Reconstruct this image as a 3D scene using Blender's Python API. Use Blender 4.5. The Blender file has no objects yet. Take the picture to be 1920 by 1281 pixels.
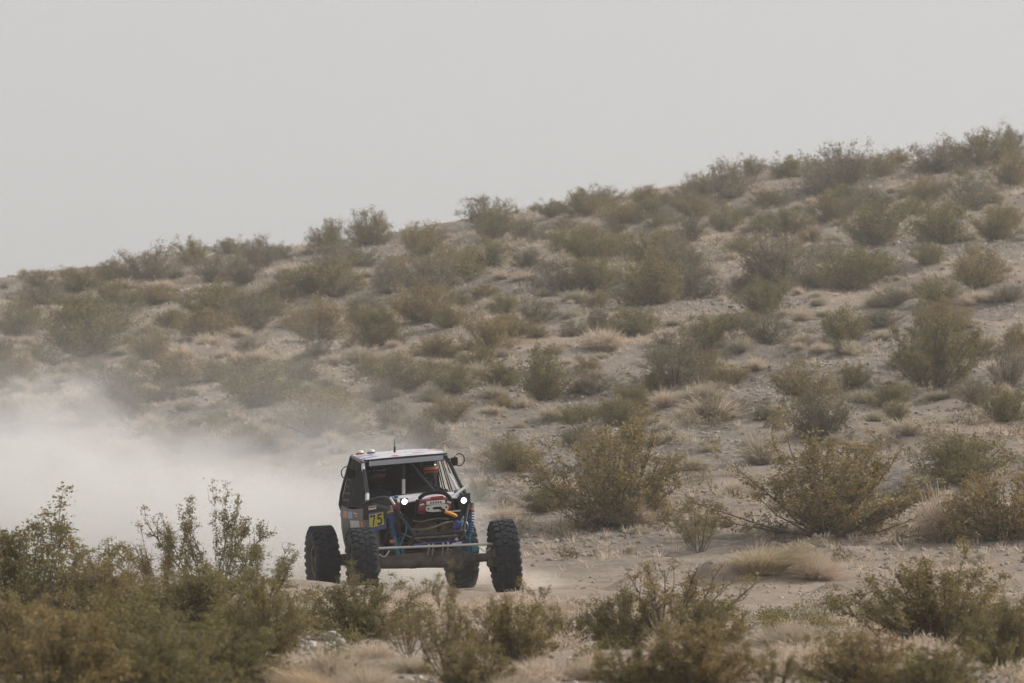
import bpy, math, random
import numpy as np
from mathutils import Vector, Matrix, Euler

R = math.radians
scene = bpy.context.scene
C = scene.collection

# ---------------------------------------------------------------- camera, sky, sun, exposure
CAM_Z = 1.6
FPX = 10960.0            # focal length in photograph pixels (1920 wide)
HORIZON = 890.0          # photograph row of the horizon
cam_d = bpy.data.cameras.new("camera")
cam = bpy.data.objects.new("camera", cam_d)
C.objects.link(cam)
cam_d.sensor_width = 36.0
cam_d.lens = 36.0 * FPX / 1920.0
cam_d.clip_start = 0.5
cam_d.clip_end = 6000
cam.location = (0, 0, CAM_Z)
cam.rotation_euler = (R(90) + math.atan((HORIZON - 640.5) / FPX), 0, 0)
cam_d.dof.use_dof = True
cam_d.dof.focus_distance = 77.0
cam_d.dof.aperture_fstop = 4.8
scene.camera = cam

SUN_DIR = Vector((0.77, 0.27, 0.56)).normalized()      # towards the sun
world = bpy.data.worlds.new("World")
scene.world = world
world.use_nodes = True
wn = world.node_tree.nodes
wl = world.node_tree.links
sky = wn.new("ShaderNodeTexSky")
sky.sky_type = 'NISHITA'
sky.sun_disc = False
sky.sun_elevation = math.asin(SUN_DIR.z)
sky.sun_rotation = math.atan2(SUN_DIR.x, SUN_DIR.y)
sky.air_density = 1.0
sky.dust_density = 2.5
sky.ozone_density = 1.0
hs = wn.new("ShaderNodeHueSaturation")
hs.inputs['Saturation'].default_value = 0.12           # dust-laden, nearly colourless air
wl.new(sky.outputs[0], hs.inputs['Color'])
bg = wn['Background']
mxw = wn.new("ShaderNodeMix"); mxw.data_type = 'RGBA'
mxw.inputs[0].default_value = 0.6                       # suspended dust evens the sky out
mxw.inputs[7].default_value = (4.2, 4.18, 4.22, 1)
wl.new(hs.outputs[0], mxw.inputs[6])
wl.new(mxw.outputs[2], bg.inputs['Color'])
bg.inputs['Strength'].default_value = 0.12

sun_d = bpy.data.lights.new("sun", 'SUN')
sun_d.energy = 2.75
sun_d.angle = R(0.9)
sun_d.color = (1.0, 0.93, 0.84)
sun = bpy.data.objects.new("sun", sun_d)
sun.rotation_euler = (-SUN_DIR).to_track_quat('-Z', 'Y').to_euler()
sun.location = (30, 60, 40)
C.objects.link(sun)

vs = scene.view_settings
vs.view_transform = 'Standard'
vs.look = 'None'
vs.gamma = 1.0
vs.exposure = 0.3
vs.use_curve_mapping = False
cy = scene.cycles
cy.max_bounces = 6
cy.diffuse_bounces = 2
cy.glossy_bounces = 2
cy.transmission_bounces = 3
cy.volume_bounces = 3
cy.volume_step_rate = 2.0
cy.transparent_max_bounces = 8
cy.use_denoising = True
cy.use_adaptive_sampling = True
cy.adaptive_threshold = 0.03
try:
    cy.denoiser = 'OPENIMAGEDENOISE'
    cy.denoising_input_passes = 'RGB_ALBEDO_NORMAL'
except Exception:
    pass

rng = np.random.default_rng(11)
random.seed(5)

# ---------------------------------------------------------------- helpers
def tag(o, label=None, cat=None, group=None, kind=None):
    if label: o['label'] = label
    if cat: o['category'] = cat
    if group: o['group'] = group
    if kind: o['kind'] = kind
    return o

def link(o, parent=None):
    C.objects.link(o)
    if parent is not None:
        o.parent = parent
    return o

def mesh_np(name, V, F, smooth=False, mat=None):
    """V (n,3), F (m,k) all faces with k corners"""
    V = np.asarray(V, dtype=np.float32); F = np.asarray(F, dtype=np.int32)
    me = bpy.data.meshes.new(name)
    me.vertices.add(len(V)); me.vertices.foreach_set('co', V.ravel())
    k = F.shape[1]
    me.loops.add(F.size); me.loops.foreach_set('vertex_index', F.ravel())
    me.polygons.add(len(F))
    me.polygons.foreach_set('loop_start', np.arange(0, F.size, k, dtype=np.int32))
    me.update(calc_edges=True)
    if smooth:
        me.polygons.foreach_set('use_smooth', np.ones(len(F), dtype=bool))
    if mat: me.materials.append(mat)
    return me

class NT:
    """small node-tree helper"""
    def __init__(s, name):
        s.m = bpy.data.materials.new(name); s.m.use_nodes = True
        s.t = s.m.node_tree; s.n = s.t.nodes; s.l = s.t.links
        s.out = s.n['Material Output']; s.p = s.n['Principled BSDF']
    def new(s, t, **kw):
        n = s.n.new(t)
        for k, v in kw.items(): setattr(n, k, v)
        return n
    def noise(s, scale, detail=3, rough=.55, vec=None, dim='3D'):
        n = s.new("ShaderNodeTexNoise", noise_dimensions=dim)
        n.inputs['Scale'].default_value = scale; n.inputs['Detail'].default_value = detail
        n.inputs['Roughness'].default_value = rough
        if vec is not None: s.l.new(vec, n.inputs['Vector'])
        return n.outputs['Fac']
    def ramp(s, fac, stops):
        n = s.new("ShaderNodeValToRGB"); e = n.color_ramp.elements
        while len(e) < len(stops): e.new(0.5)
        for el, (p, c) in zip(e, stops):
            el.position = p; el.color = (*c, 1) if len(c) == 3 else c
        s.l.new(fac, n.inputs[0]); return n.outputs[0]
    def mapr(s, v, a, b, c=0., d=1., smooth=True):
        n = s.new("ShaderNodeMapRange"); n.interpolation_type = 'SMOOTHSTEP' if smooth else 'LINEAR'
        s.l.new(v, n.inputs['Value'])
        for i, x in zip((1, 2, 3, 4), (a, b, c, d)): n.inputs[i].default_value = x
        return n.outputs[0]
    def math(s, op, a, b=None):
        n = s.new("ShaderNodeMath", operation=op)
        for i, x in enumerate((a, b)):
            if x is None: continue
            if hasattr(x, 'default_value'): s.l.new(x, n.inputs[i])
            else: n.inputs[i].default_value = x
        return n.outputs[0]
    def mix(s, fac, a, b):
        n = s.new("ShaderNodeMix", data_type='RGBA')
        for sock, x in ((n.inputs[0], fac), (n.inputs[6], a), (n.inputs[7], b)):
            if hasattr(x, 'default_value'): s.l.new(x, sock)
            elif isinstance(x, (int, float)): sock.default_value = x
            else: sock.default_value = (*x, 1)
        return n.outputs[2]
    def bump(s, h, strength=.4, dist=.02):
        n = s.new("ShaderNodeBump"); n.inputs['Strength'].default_value = strength
        n.inputs['Distance'].default_value = dist; s.l.new(h, n.inputs['Height'])
        s.l.new(n.outputs[0], s.p.inputs['Normal'])
    def set(s, sock, v):
        if hasattr(v, 'default_value'): s.l.new(v, s.p.inputs[sock])
        elif isinstance(v, (tuple, list)): s.p.inputs[sock].default_value = (*v, 1)
        else: s.p.inputs[sock].default_value = v
        return s

# ---------------------------------------------------------------- terrain height
def vnoise(x, y, seed=0.0):
    xi = np.floor(x); yi = np.floor(y); fx = x - xi; fy = y - yi
    fx = fx * fx * (3 - 2 * fx); fy = fy * fy * (3 - 2 * fy)
    def h(i, j):
        v = np.sin(i * 127.1 + j * 311.7 + seed * 74.7) * 43758.5453
        return v - np.floor(v)
    a = h(xi, yi); b = h(xi + 1, yi); c = h(xi, yi + 1); d = h(xi + 1, yi + 1)
    return (a + (b - a) * fx) * (1 - fy) + (c + (d - c) * fx) * fy - .5

def sstep(a, b, v):
    t = np.clip((v - a) / (b - a), 0, 1)
    return t * t * (3 - 2 * t)

YAW = R(13)
CAR = (-1.05, 80.0)
MOUNDS = [  # x, y, radius x, radius y, height
    (4.6, 84.6, 1.0, .8, .16), (4.4, 69.5, .9, .8, .12), (-5.6, 70.0, 2.0, 2.0, .18), (-3.2, 68.5, 1.6, 1.4, .12),
    (4.3, 90.0, 1.6, 1.2, .14), (1.7, 92.5, 1.5, 1.1, .14), (6.0, 84.0, 1.7, 1.2, .12), (1.1, 76.9, 1.0, .6, .07), (1.9, 79.0, .8, .5, .06),
    (0.2, 76.4, 1.2, .5, .05), (-4.6, 77.5, 1.6, 1.0, .12)]

def ground(x, y):
    x = np.asarray(x, dtype=np.float64); y = np.asarray(y, dtype=np.float64)
    xc = np.clip(x, -60, 60)
    y0 = 91 - 0.33 * np.clip(x, -25, 25)
    t = (y - y0) / (175 - y0)
    s = np.clip(t, 0, 1)
    f = s * s / (s + .05) * 1.05
    f = np.where(t > 1, np.maximum(.35, 1 - 1.6 * (t - 1) ** 2), f)
    zc = 9.35 + 0.134 * xc
    z = zc * f
    on = sstep(0.0, .25, t)
    z = z + on * (.95 * vnoise(x / 13 + y / 40, y / 17, 1) + .5 * vnoise((x + .35 * y) / 4.1, y / 5.3, 2))
    z = z + (.04 + .14 * on) * vnoise((x + .5 * y) / 1.7, y / 1.3, 3) * 1.4
    z = z + (.06 + .075 * on) * vnoise(x / .75, y / .5, 4) + .034 * vnoise(x / .27, y / .2, 5)
    # right bank: the ground climbs gently to the right of the track
    z = z + .42 * sstep(4.0, 16.0, x) * sstep(70, 90, y) * (1 - on)
    # churned, streaky sand beside the track
    z = z + .075 * np.maximum(0, .28 - np.abs(vnoise(x / 1.3 + .6 * vnoise(x / .5, y / .5, 15), y / .55, 14))) * sstep(68, 74, y) * (1 - on)
    # the track the buggy drives along
    ux, uy = -math.sin(YAW), math.cos(YAW)
    dx = x - CAR[0]; dy = y - CAR[1]
    lat = dx * uy - dy * ux * 1.0
    along = dx * ux + dy * uy
    w = (1 - sstep(1.3, 2.3, np.abs(lat))) * sstep(-3.2, -1.0, along) * (1 - sstep(12, 20, along))
    rut = -.025 * np.exp(-((np.abs(lat) - 1.0) / .2) ** 2) + .015 * np.exp(-(lat / .5) ** 2)
    zt = -.065 + .049 * lat + rut + .012 * vnoise(x / .3, y / .25, 9) + .05 * vnoise((x + .5 * y) / 1.7, y / 1.3, 3) * sstep(4, 9, along)
    z = z * (1 - w) + zt * w
    # berm of pushed-up sand in front of the wheels
    be = .155 * np.exp(-((y - 77.3 - .12 * np.sin(x * 1.7)) / .8) ** 2) * (1 - sstep(-1.5, -.1, x)) * sstep(-9, -4, x)
    z = z + be * (1 + .35 * vnoise(x / .5, y / .6, 12))
    # wind-cut sand mound beside the track, steep towards the left
    z = z + .40 * .5 * (1 + np.tanh((x - 2.72 - .12 * np.sin(y * 3)) / .16)) * np.exp(-(np.maximum(x - 2.9, 0) / 1.3) ** 2) * np.exp(-((y - 83.4) / .85) ** 2)
    z = z + .16 * .5 * (1 + np.tanh((x - 1.35) / .12)) * np.exp(-(np.maximum(x - 1.4, 0) / .9) ** 2) * np.exp(-((y - 78.6) / .4) ** 2)
    z = z + .14 * .5 * (1 + np.tanh((x - 4.1) / .12)) * np.exp(-(np.maximum(x - 4.2, 0) / 1.1) ** 2) * np.exp(-((y - 78.0) / .5) ** 2)
    for mx, my, rx, ry, hh in MOUNDS:
        z = z + hh * np.exp(-((x - mx) / rx) ** 2 - ((y - my) / ry) ** 2)
    return z

def gz(x, y):
    return float(ground(np.array([x]), np.array([y]))[0])

_YS = np.concatenate([np.arange(34, 120, .1), np.arange(120, 182, .25)])
def at(px, py):
    """ground point seen at a photograph pixel: first crossing along that line of sight"""
    X = (px - 960.0) / FPX * _YS
    Z = CAM_Z + (HORIZON - py) / FPX * _YS
    g = ground(X, _YS)
    hit = np.nonzero(g >= Z)[0]
    if len(hit) == 0:
        i = int(np.argmin(np.where(_YS > 100, Z - g, 99)))
    else:
        i = int(hit[0])
    return float(X[i]), float(_YS[i]), float(g[i])

# ---------------------------------------------------------------- ground sheet
def axis(segs):
    out = []
    for a, b, st in segs:
        out.append(np.arange(a, b, st))
    return np.concatenate(out + [np.array([segs[-1][1]])])

gx = axis([(-2400, -400, 200), (-400, -60, 20), (-60, -20, 1.0), (-20, -8, .25), (-8, 9, .1), (9, 20, .2), (20, 60, 1.0), (60, 400, 20), (400, 2400, 200)])
gy = axis([(-600, -40, 80), (-40, 30, 5), (30, 44, .5), (44, 66, .16), (66, 84, .09), (84, 100, .16), (100, 130, .25), (130, 186, .4), (186, 260, 2.5), (260, 600, 20), (600, 5000, 200)])
GX, GY = np.meshgrid(gx, gy)
GZ = ground(GX, GY)
nx, ny = len(gx), len(gy)
idx = np.arange(nx * ny).reshape(ny, nx)
F = np.stack([idx[:-1, :-1], idx[:-1, 1:], idx[1:, 1:], idx[1:, :-1]], -1).reshape(-1, 4)

def ground_material():
    t = NT("desert_sand"); pos = t.new("ShaderNodeNewGeometry").outputs['Position']
    big = t.noise(.11, 3, .6, pos); mid = t.noise(.8, 4, .6, pos); fine = t.noise(9, 4, .65, pos); grit = t.noise(38, 3, .7, pos)
    c = t.ramp(mid, [(.28, (.22, .175, .138)), (.5, (.305, .248, .20)), (.72, (.38, .32, .265))])
    stony = t.mapr(big, .40, .53)
    stones = t.ramp(fine, [(.32, (.085, .078, .074)), (.5, (.21, .185, .16)), (.68, (.36, .32, .27))])
    sx = t.new("ShaderNodeSeparateXYZ"); t.l.new(pos, sx.inputs[0])
    hillm = t.mapr(sx.outputs['Y'], 84, 100)
    f = t.math('MULTIPLY', t.math('MULTIPLY', stony, hillm), .88)
    c = t.mix(f, c, stones)
    reddish = t.mapr(t.noise(.35, 2, .5, pos), .6, .75, 0, .35)
    c = t.mix(reddish, c, (.36, .22, .14))
    speck = t.mapr(grit, .54, .68, 0, .55)
    c = t.mix(speck, c, (.17, .145, .12))
    t.set('Base Color', c).set('Roughness', .95).set('Specular IOR Level', .1)
    h = t.math('ADD', t.math('MULTIPLY', fine, .7), t.math('MULTIPLY', grit, .35))
    t.bump(h, .55, .06)
    return t.m
M_ground = ground_material()
go = link(bpy.data.objects.new("ground", mesh_np("ground", np.stack([GX, GY, GZ], -1).reshape(-1, 3), F, True, M_ground)))
tag(go, "sandy desert ground with a track and a scrub-covered hillside", None, None, 'structure')

# ---------------------------------------------------------------- plant materials
def leaf_material(name, a, b, c, sat=.9):
    t = NT(name)
    geo = t.new("ShaderNodeNewGeometry"); oi = t.new("ShaderNodeObjectInfo")
    col = t.ramp(geo.outputs['Random Per Island'], [(0., a), (.5, b), (1., c)])
    hsv = t.new("ShaderNodeHueSaturation")
    t.l.new(t.mapr(oi.outputs['Random'], 0, 1, .482, .514, False), hsv.inputs['Hue'])
    t.l.new(t.mapr(oi.outputs['Random'], 0, 1, 1.22, .78, False), hsv.inputs['Value'])
    t.l.new(col, hsv.inputs['Color']); hsv.inputs['Saturation'].default_value = sat
    t.set('Base Color', hsv.outputs[0]).set('Roughness', .6).set('Specular IOR Level', .25)
    tr = t.new("ShaderNodeBsdfTranslucent"); t.l.new(hsv.outputs[0], tr.inputs['Color'])
    mx = t.new("ShaderNodeMixShader"); mx.inputs[0].default_value = .35
    t.l.new(t.p.outputs[0], mx.inputs[1]); t.l.new(tr.outputs[0], mx.inputs[2])
    t.l.new(mx.outputs[0], t.out.inputs['Surface'])
    return t.m
M_leaf = leaf_material("creosote_leaf", (.165, .14, .042), (.25, .20, .062), (.35, .265, .09))
M_dull = leaf_material("dull_leaf", (.15, .125, .065), (.215, .18, .10), (.30, .25, .155))
M_straw = leaf_material("dry_straw", (.40, .32, .215), (.54, .45, .32), (.66, .58, .45))
M_grass = leaf_material("pale_grass", (.42, .32, .18), (.52, .42, .26), (.60, .50, .33))
def bark_material():
    t = NT("grey_bark"); geo = t.new("ShaderNodeNewGeometry")
    t.set('Base Color', t.ramp(geo.outputs['Random Per Island'], [(0, (.07, .058, .046)), (.6, (.15, .13, .11)), (1, (.27, .245, .215))]))
    t.set('Roughness', .85).set('Specular IOR Level', .2)
    return t.m
M_bark = bark_material()

# ---------------------------------------------------------------- plant meshes
def tubes_np(paths, radii, sides=4):
    """paths: list of (k,3) arrays, radii: list of (k,) arrays -> V, F"""
    Vs, Fs, off = [], [], 0
    ang = np.arange(sides) * 2 * np.pi / sides
    for P, r in zip(paths, radii):
        k = len(P)
        T = np.gradient(P, axis=0); T /= np.linalg.norm(T, axis=1, keepdims=True) + 1e-9
        ref = np.array([.31, .93, .2]) if abs(T[0, 1]) < .9 else np.array([1., 0, 0])
        N = np.cross(T, ref); N /= np.linalg.norm(N, axis=1, keepdims=True) + 1e-9
        B = np.cross(T, N)
        ring = P[:, None] + r[:, None, None] * (N[:, None] * np.cos(ang)[None, :, None] + B[:, None] * np.sin(ang)[None, :, None])
        Vs.append(ring.reshape(-1, 3))
        i = np.arange(k - 1)[:, None] * sides; j = np.arange(sides)[None, :]; j2 = (j + 1) % sides
        Fs.append(np.stack([i + j, i + j2, i + sides + j2, i + sides + j], -1).reshape(-1, 4) + off)
        off += k * sides
    return np.concatenate(Vs), np.concatenate(Fs)

def leaves_np(P, size, rg, up=.35, wid=.5, zs=1.):
    n = len(P)
    d = rg.normal(size=(n, 3)); d[:, 2] += up; d /= np.linalg.norm(d, axis=1, keepdims=True)
    q = rg.normal(size=(n, 3)); w = np.cross(d, q); w /= np.linalg.norm(w, axis=1, keepdims=True) + 1e-9
    L = size * rg.uniform(.6, 1.35, n)[:, None]
    d = d * np.array([1, 1, zs]); w = w * np.array([1, 1, zs])
    a = P; b = P + d * L * .5 + w * L * wid * .5; c = P + d * L; e = P + d * L * .5 - w * L * wid * .5
    V = np.stack([a, b, c, e], 1).reshape(-1, 3)
    F = np.arange(4 * n).reshape(n, 4)
    return V, F

def creosote(seed, zs=1., tmax=66, stems=30, twigs=6, clusters=4, per=6, leaf=.05, sparse=0., stragglers=2, low=.25, sig=.05, rad=.016, lop=0., mat=None):
    """normalised bush: crown radius about 1, height about 1.  returns (stems mesh, foliage mesh)"""
    rg = np.random.default_rng(seed)
    paths, radii, pts = [], [], []
    lobes = rg.uniform(0, 2 * np.pi, 3)
    for i in range(stems):
        az = rg.uniform(0, 2 * np.pi)
        u = (i + .5) / stems
        th = R(6 + tmax * u ** .8) + rg.normal() * .08
        lob = 1 + .16 * np.cos(az * 2 + lobes[0]) + .14 * np.cos(az * 3 + lobes[1])
        ex = rg.uniform(.78, 1.06) * (1.22 if i % 11 < stragglers and i > 2 else 1.0)
        tip = np.array([np.sin(th) * np.cos(az) * 1.02 * lob + lop * np.cos(th), np.sin(th) * np.sin(az) * 1.02 * lob, np.cos(th) * .93 + .10]) * ex
        base = np.array([np.cos(az), np.sin(az), 0]) * rg.uniform(.0, .13)
        base[2] = -.03
        s = np.linspace(0, 1, 6)[:, None]
        mid = base * .5 + tip * .5 + np.array([0, 0, -.07 * np.sin(th)]) + rg.normal(size=3) * .05
        P = base * (1 - s) ** 2 + 2 * mid * s * (1 - s) + tip * s ** 2
        P[1:-1] += rg.normal(size=(4, 3)) * .018
        paths.append(P); radii.append(np.linspace(rad, rad * .25, 6) * rg.uniform(.7, 1.3))
        for k in range(twigs):
            sp = rg.uniform(low, 1.0)
            q = P[0] * 0 + np.array([np.interp(sp, np.linspace(0, 1, 6), P[:, c]) for c in range(3)])
            d = (tip - base) / np.linalg.norm(tip - base) * .8 + rg.normal(size=3) * .55 + np.array([0, 0, .35])
            d /= np.linalg.norm(d)
            L = rg.uniform(.12, .30) * (1.1 - .35 * sp)
            e = q + d * L; m = (q + e) / 2 + rg.normal(size=3) * .02
            paths.append(np.stack([q, m, e])); radii.append(np.array([rad * .35, rad * .25, rad * .15]))
            if rg.random() < sparse: continue
            for c in range(clusters):
                v = rg.uniform(.25, 1.05)
                pts.append(q + (e - q) * v)
        if rg.random() > sparse * .6:
            for c in range(2): pts.append(P[-1] - (P[-1] - P[-2]) * rg.uniform(0, .6))
    pts = np.array(pts)
    reps = np.repeat(pts, per, axis=0) + rg.normal(size=(len(pts) * per, 3)) * np.array([sig, sig, sig * .7 * zs])
    reps[:, 2] = np.maximum(reps[:, 2], .03)
    sm = mesh_np("stems", *tubes_np(paths, radii, 4), False, M_bark)
    fm = mesh_np("foliage", *leaves_np(reps, leaf, rg, zs=zs), False, mat or M_leaf)
    return sm, fm

def dry_dome(seed, n=900, mat=None, wid=.014, curl=.5, spread=80, tall=1.0, lean=0.):
    """normalised mound of fine dry stalks: radius about 1, height about 1"""
    rg = np.random.default_rng(seed)
    az = rg.uniform(0, 2 * np.pi, n); th = R(spread) * np.sqrt(rg.uniform(0, 1, n))
    lob = 1 + .15 * np.cos(2 * az + rg.uniform(0, 6)) + .15 * np.cos(3 * az + rg.uniform(0, 6))
    L = rg.uniform(.55, 1.05, n)
    tip = np.stack([np.sin(th) * np.cos(az) * lob, np.sin(th) * np.sin(az) * lob, np.cos(th) * tall * .95 + .03], -1) * L[:, None]
    base = np.stack([np.cos(az), np.sin(az), 0 * az], -1) * (rg.uniform(0, .45, n) * np.sin(th))[:, None]
    tip[:, :2] += rg.normal(size=(n, 2)) * .14
    tip[:, 0] += lean * tip[:, 2]
    tip *= (1 + .3 * np.sin(az * 3 + rg.uniform(0, 6)) * rg.uniform(0, 1, n))[:, None]
    mid = (base + tip) / 2 + np.array([0, 0, 1]) * (curl * .25 * np.sin(th))[:, None] + rg.normal(size=(n, 3)) * .05
    w = np.cross(tip - base, rg.normal(size=(n, 3))); w /= np.linalg.norm(w, axis=1, keepdims=True) + 1e-9
    w *= wid * rg.uniform(.6, 1.4, n)[:, None]
    V = np.stack([base - w, base + w, mid - w * .8, mid + w * .8, tip - w * .25, tip + w * .25], 1).reshape(-1, 3)
    o = (np.arange(n) * 6)[:, None]
    F = np.concatenate([o + np.array([0, 1, 3, 2]), o + np.array([2, 3, 5, 4])])
    return mesh_np("stalks", V, F, False, mat)

HILL = [creosote(100 + i, tmax=74, stems=40 + 6 * (i % 4), twigs=8, clusters=4, per=7, leaf=.052, sig=.075, low=.14, sparse=.16 if i % 3 else .42, rad=.014, lop=.12 * ((i % 3) - 1), mat=M_dull if i % 3 == 0 else None) for i in range(9)]
NEAR = [creosote(200 + i, zs=.72, tmax=72, stems=60, twigs=10, clusters=5, per=9, leaf=.042, sig=.04, low=.15, sparse=.20, stragglers=4, rad=.012, lop=.1 * ((i % 3) - 1)) for i in range(5)]
OPEN = [creosote(300 + i, zs=.5, tmax=58, stems=15, twigs=13, clusters=5, per=10, leaf=.042, sig=.04, low=.38, sparse=.36, stragglers=4, rad=.016) for i in range(4)]
DRY = [dry_dome(400 + i, 1000, M_straw, .013, .5, 84) for i in range(5)]
DRYN = [dry_dome(450 + i, 3600, M_straw, .006, .4, 84, .95, .2 * (i - 1)) for i in range(3)]
GRASS = [dry_dome(470 + i, 1700, M_grass, .006, .9, 68, 1.0, .45) for i in range(2)]

def put_bush(pair, name, x, y, z, w, h, rot, label, cat, group, depth=None):
    root = link(bpy.data.objects.new(name, None if isinstance(pair, tuple) else pair))
    root.location = (x, y, z - .02); root.rotation_euler = (0, 0, rot)
    root.scale = (w / 2, (depth or w) / 2, h)
    tag(root, label, cat, group)
    if isinstance(pair, tuple):
        for nm, me in zip(("stems", "foliage"), pair):
            link(bpy.data.objects.new(nm, me), root)
    return root

# ---------------------------------------------------------------- plants on the hillside (photograph column, base row, width, height)
HB = [(73,541,75,36),(146,546,85,45),(208,528,66,40),(277,527,110,65),(361,495,70,48),(430,477,60,30),(478,500,75,55),(521,486,55,30),(616,473,75,60),(692,458,78,64),
(80,571,75,40),(30,633,90,70),(160,668,150,105),(205,628,90,60),(153,597,110,45),(219,582,88,58),(405,531,95,55),(292,571,73,40),(401,597,117,66),(383,630,102,50),(470,622,102,73),
(598,637,124,75),(627,557,110,75),(618,505,66,48),(700,651,80,75),(529,571,66,44),(5,681,45,45),(222,750,110,68),(401,717,60,42),(478,761,160,82),(598,670,50,32),(690,705,50,35),
(605,816,160,82),(350,850,110,58),(456,845,90,50),(394,805,60,30),
(788,480,82,65),(907,417,85,52),(1004,390,32,16),(932,448,75,55),(988,455,70,50),(1037,407,55,30),(1093,403,80,48),(1130,392,70,40),(1164,420,80,42),(1210,388,55,40),(1248,383,35,20),(1285,385,60,40),
(1065,438,45,28),(1104,447,50,28),(1157,440,40,22),(918,501,82,50),(855,529,105,60),(805,553,120,75),(731,550,80,65),(791,602,115,70),(721,648,75,70),(988,501,55,35),(1055,478,80,45),(1104,490,90,65),
(1044,546,105,62),(1118,543,92,62),(1220,494,132,60),(1220,575,115,100),(1287,520,80,70),(922,662,90,68),(946,588,62,40),(1072,630,60,32),(1190,631,88,56),(1020,750,98,100),(1265,730,125,100),(757,729,108,62),
(1190,768,75,50),(840,790,80,50),(735,805,75,55),(942,768,45,25),
(1310,372,60,42),(1368,372,108,72),(1410,332,45,35),(1478,334,72,40),(1583,346,125,72),(1537,362,85,50),(1655,332,60,45),(1683,302,50,28),(1756,325,105,60),(1797,292,50,30),(1849,310,90,65),(1899,270,50,42),
(1899,347,75,60),(1300,408,70,45),(1364,434,70,50),(1296,454,55,50),(1478,442,95,52),(1558,417,75,55),(1634,407,85,60),(1642,460,120,80),(1743,377,75,45),(1815,397,95,62),(1764,462,105,90),(1870,452,80,65),
(1389,482,60,40),(1465,527,125,90),(1522,457,50,30),(1600,542,120,80),(1663,527,62,55),(1743,497,65,40),(1836,538,108,78),(1292,563,100,75),(1258,502,60,60),(1435,589,118,65),(1756,576,80,55),(1440,647,100,65),
(1326,656,108,65),(1579,642,98,66),(1650,615,80,35),(1752,732,140,150),(1832,672,60,45),(1507,757,105,80),(1891,727,80,90),(1885,790,90,65),(1905,660,60,50),(1890,565,60,30),
(960,882,110,60),(1150,987,255,190),(1540,827,120,95),(1552,1003,320,175),(1800,905,170,90),(1885,1012,220,130),(795,840,80,60),(890,940,60,40),(1020,960,70,50),(1085,850,70,55)]
DB = [(303,545,60,20),(328,600,38,18),(182,614,35,16),(292,612,45,18),(277,625,50,16),(310,632,40,18),(339,675,48,28),(394,648,55,22),(448,632,50,18),(47,690,40,28),(36,735,38,22),(485,678,50,24),(448,685,45,24),
(401,700,45,22),(350,720,50,25),(321,752,48,26),(281,745,50,22),(675,680,60,32),(627,687,40,22),(580,737,40,22),(616,724,45,22),(434,782,50,28),(284,815,70,40),(66,795,55,30),(510,834,80,40),(674,577,60,26),
(485,567,60,35),(233,542,60,18),(25,647,40,16),(182,757,50,20),(1132,657,85,40),(897,709,60,30),(925,749,52,28),(851,722,65,26),(812,752,52,30),(1037,788,55,28),(1076,788,38,26),(981,765,40,22),(1083,570,50,22),
(956,620,45,20),(851,592,55,18),(981,527,50,20),(942,524,40,16),(1111,707,50,18),(1072,597,40,18),(991,584,45,14),(1174,574,45,18),(1248,762,55,32),(1086,737,60,26),(830,692,50,20),(1248,442,45,16),(911,457,30,10),
(1290,792,70,30),(1389,662,55,28),(1503,602,45,24),(1503,647,50,22),(1537,662,40,20),(1596,667,45,24),(1642,580,45,22),(1693,564,50,22),(1832,567,50,24),(1372,712,45,30),(1419,692,45,20),(1655,637,40,16),
(1811,452,40,18),(1566,452,38,14),(1402,437,40,14),(1258,434,35,14),(1815,337,35,12),(1617,757,60,28),(1320,752,80,36),(1262,612,30,12),(1545,597,40,14),(1340,786,90,42),(1430,868,80,55),(1190,988,80,52),(1245,976,65,45),
(945,978,62,30),(1335,985,80,36),(1770,1017,110,92),(1480,905,60,30),(1700,815,70,30),(1380,930,50,25),(1830,845,60,34),(1060,925,60,30),(1300,880,60,26),(1640,790,50,22)]
r2 = random.Random(77)
for k in range(165):                                    # the many small tufts between them
    px = r2.uniform(5, 1915); sk = 520 - .15 * px if px < 900 else 400 - .15 * (px - 900)
    py = sk + 45 + (r2.random() ** .8) * (860 - sk - 45)
    w = r2.uniform(22, 40) * (.75 + .5 * (py - 400) / 450)
    DB.append((px, py, w, w * r2.uniform(.4, .6)))

k = 0
while k < 88:                                          # further creosotes that close the gaps
    px = r2.uniform(5, 1915); sk = 520 - .15 * px if px < 900 else 400 - .15 * (px - 900)
    py = sk + 40 + r2.random() * (800 - sk - 40)
    if any(abs(px - q[0]) < 42 and abs(py - q[1]) < 22 for q in HB): continue
    w = r2.uniform(38, 80) * (.85 + .4 * (py - 400) / 450)
    HB.append((px, py, w, w * r2.uniform(.5, .75))); k += 1

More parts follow.
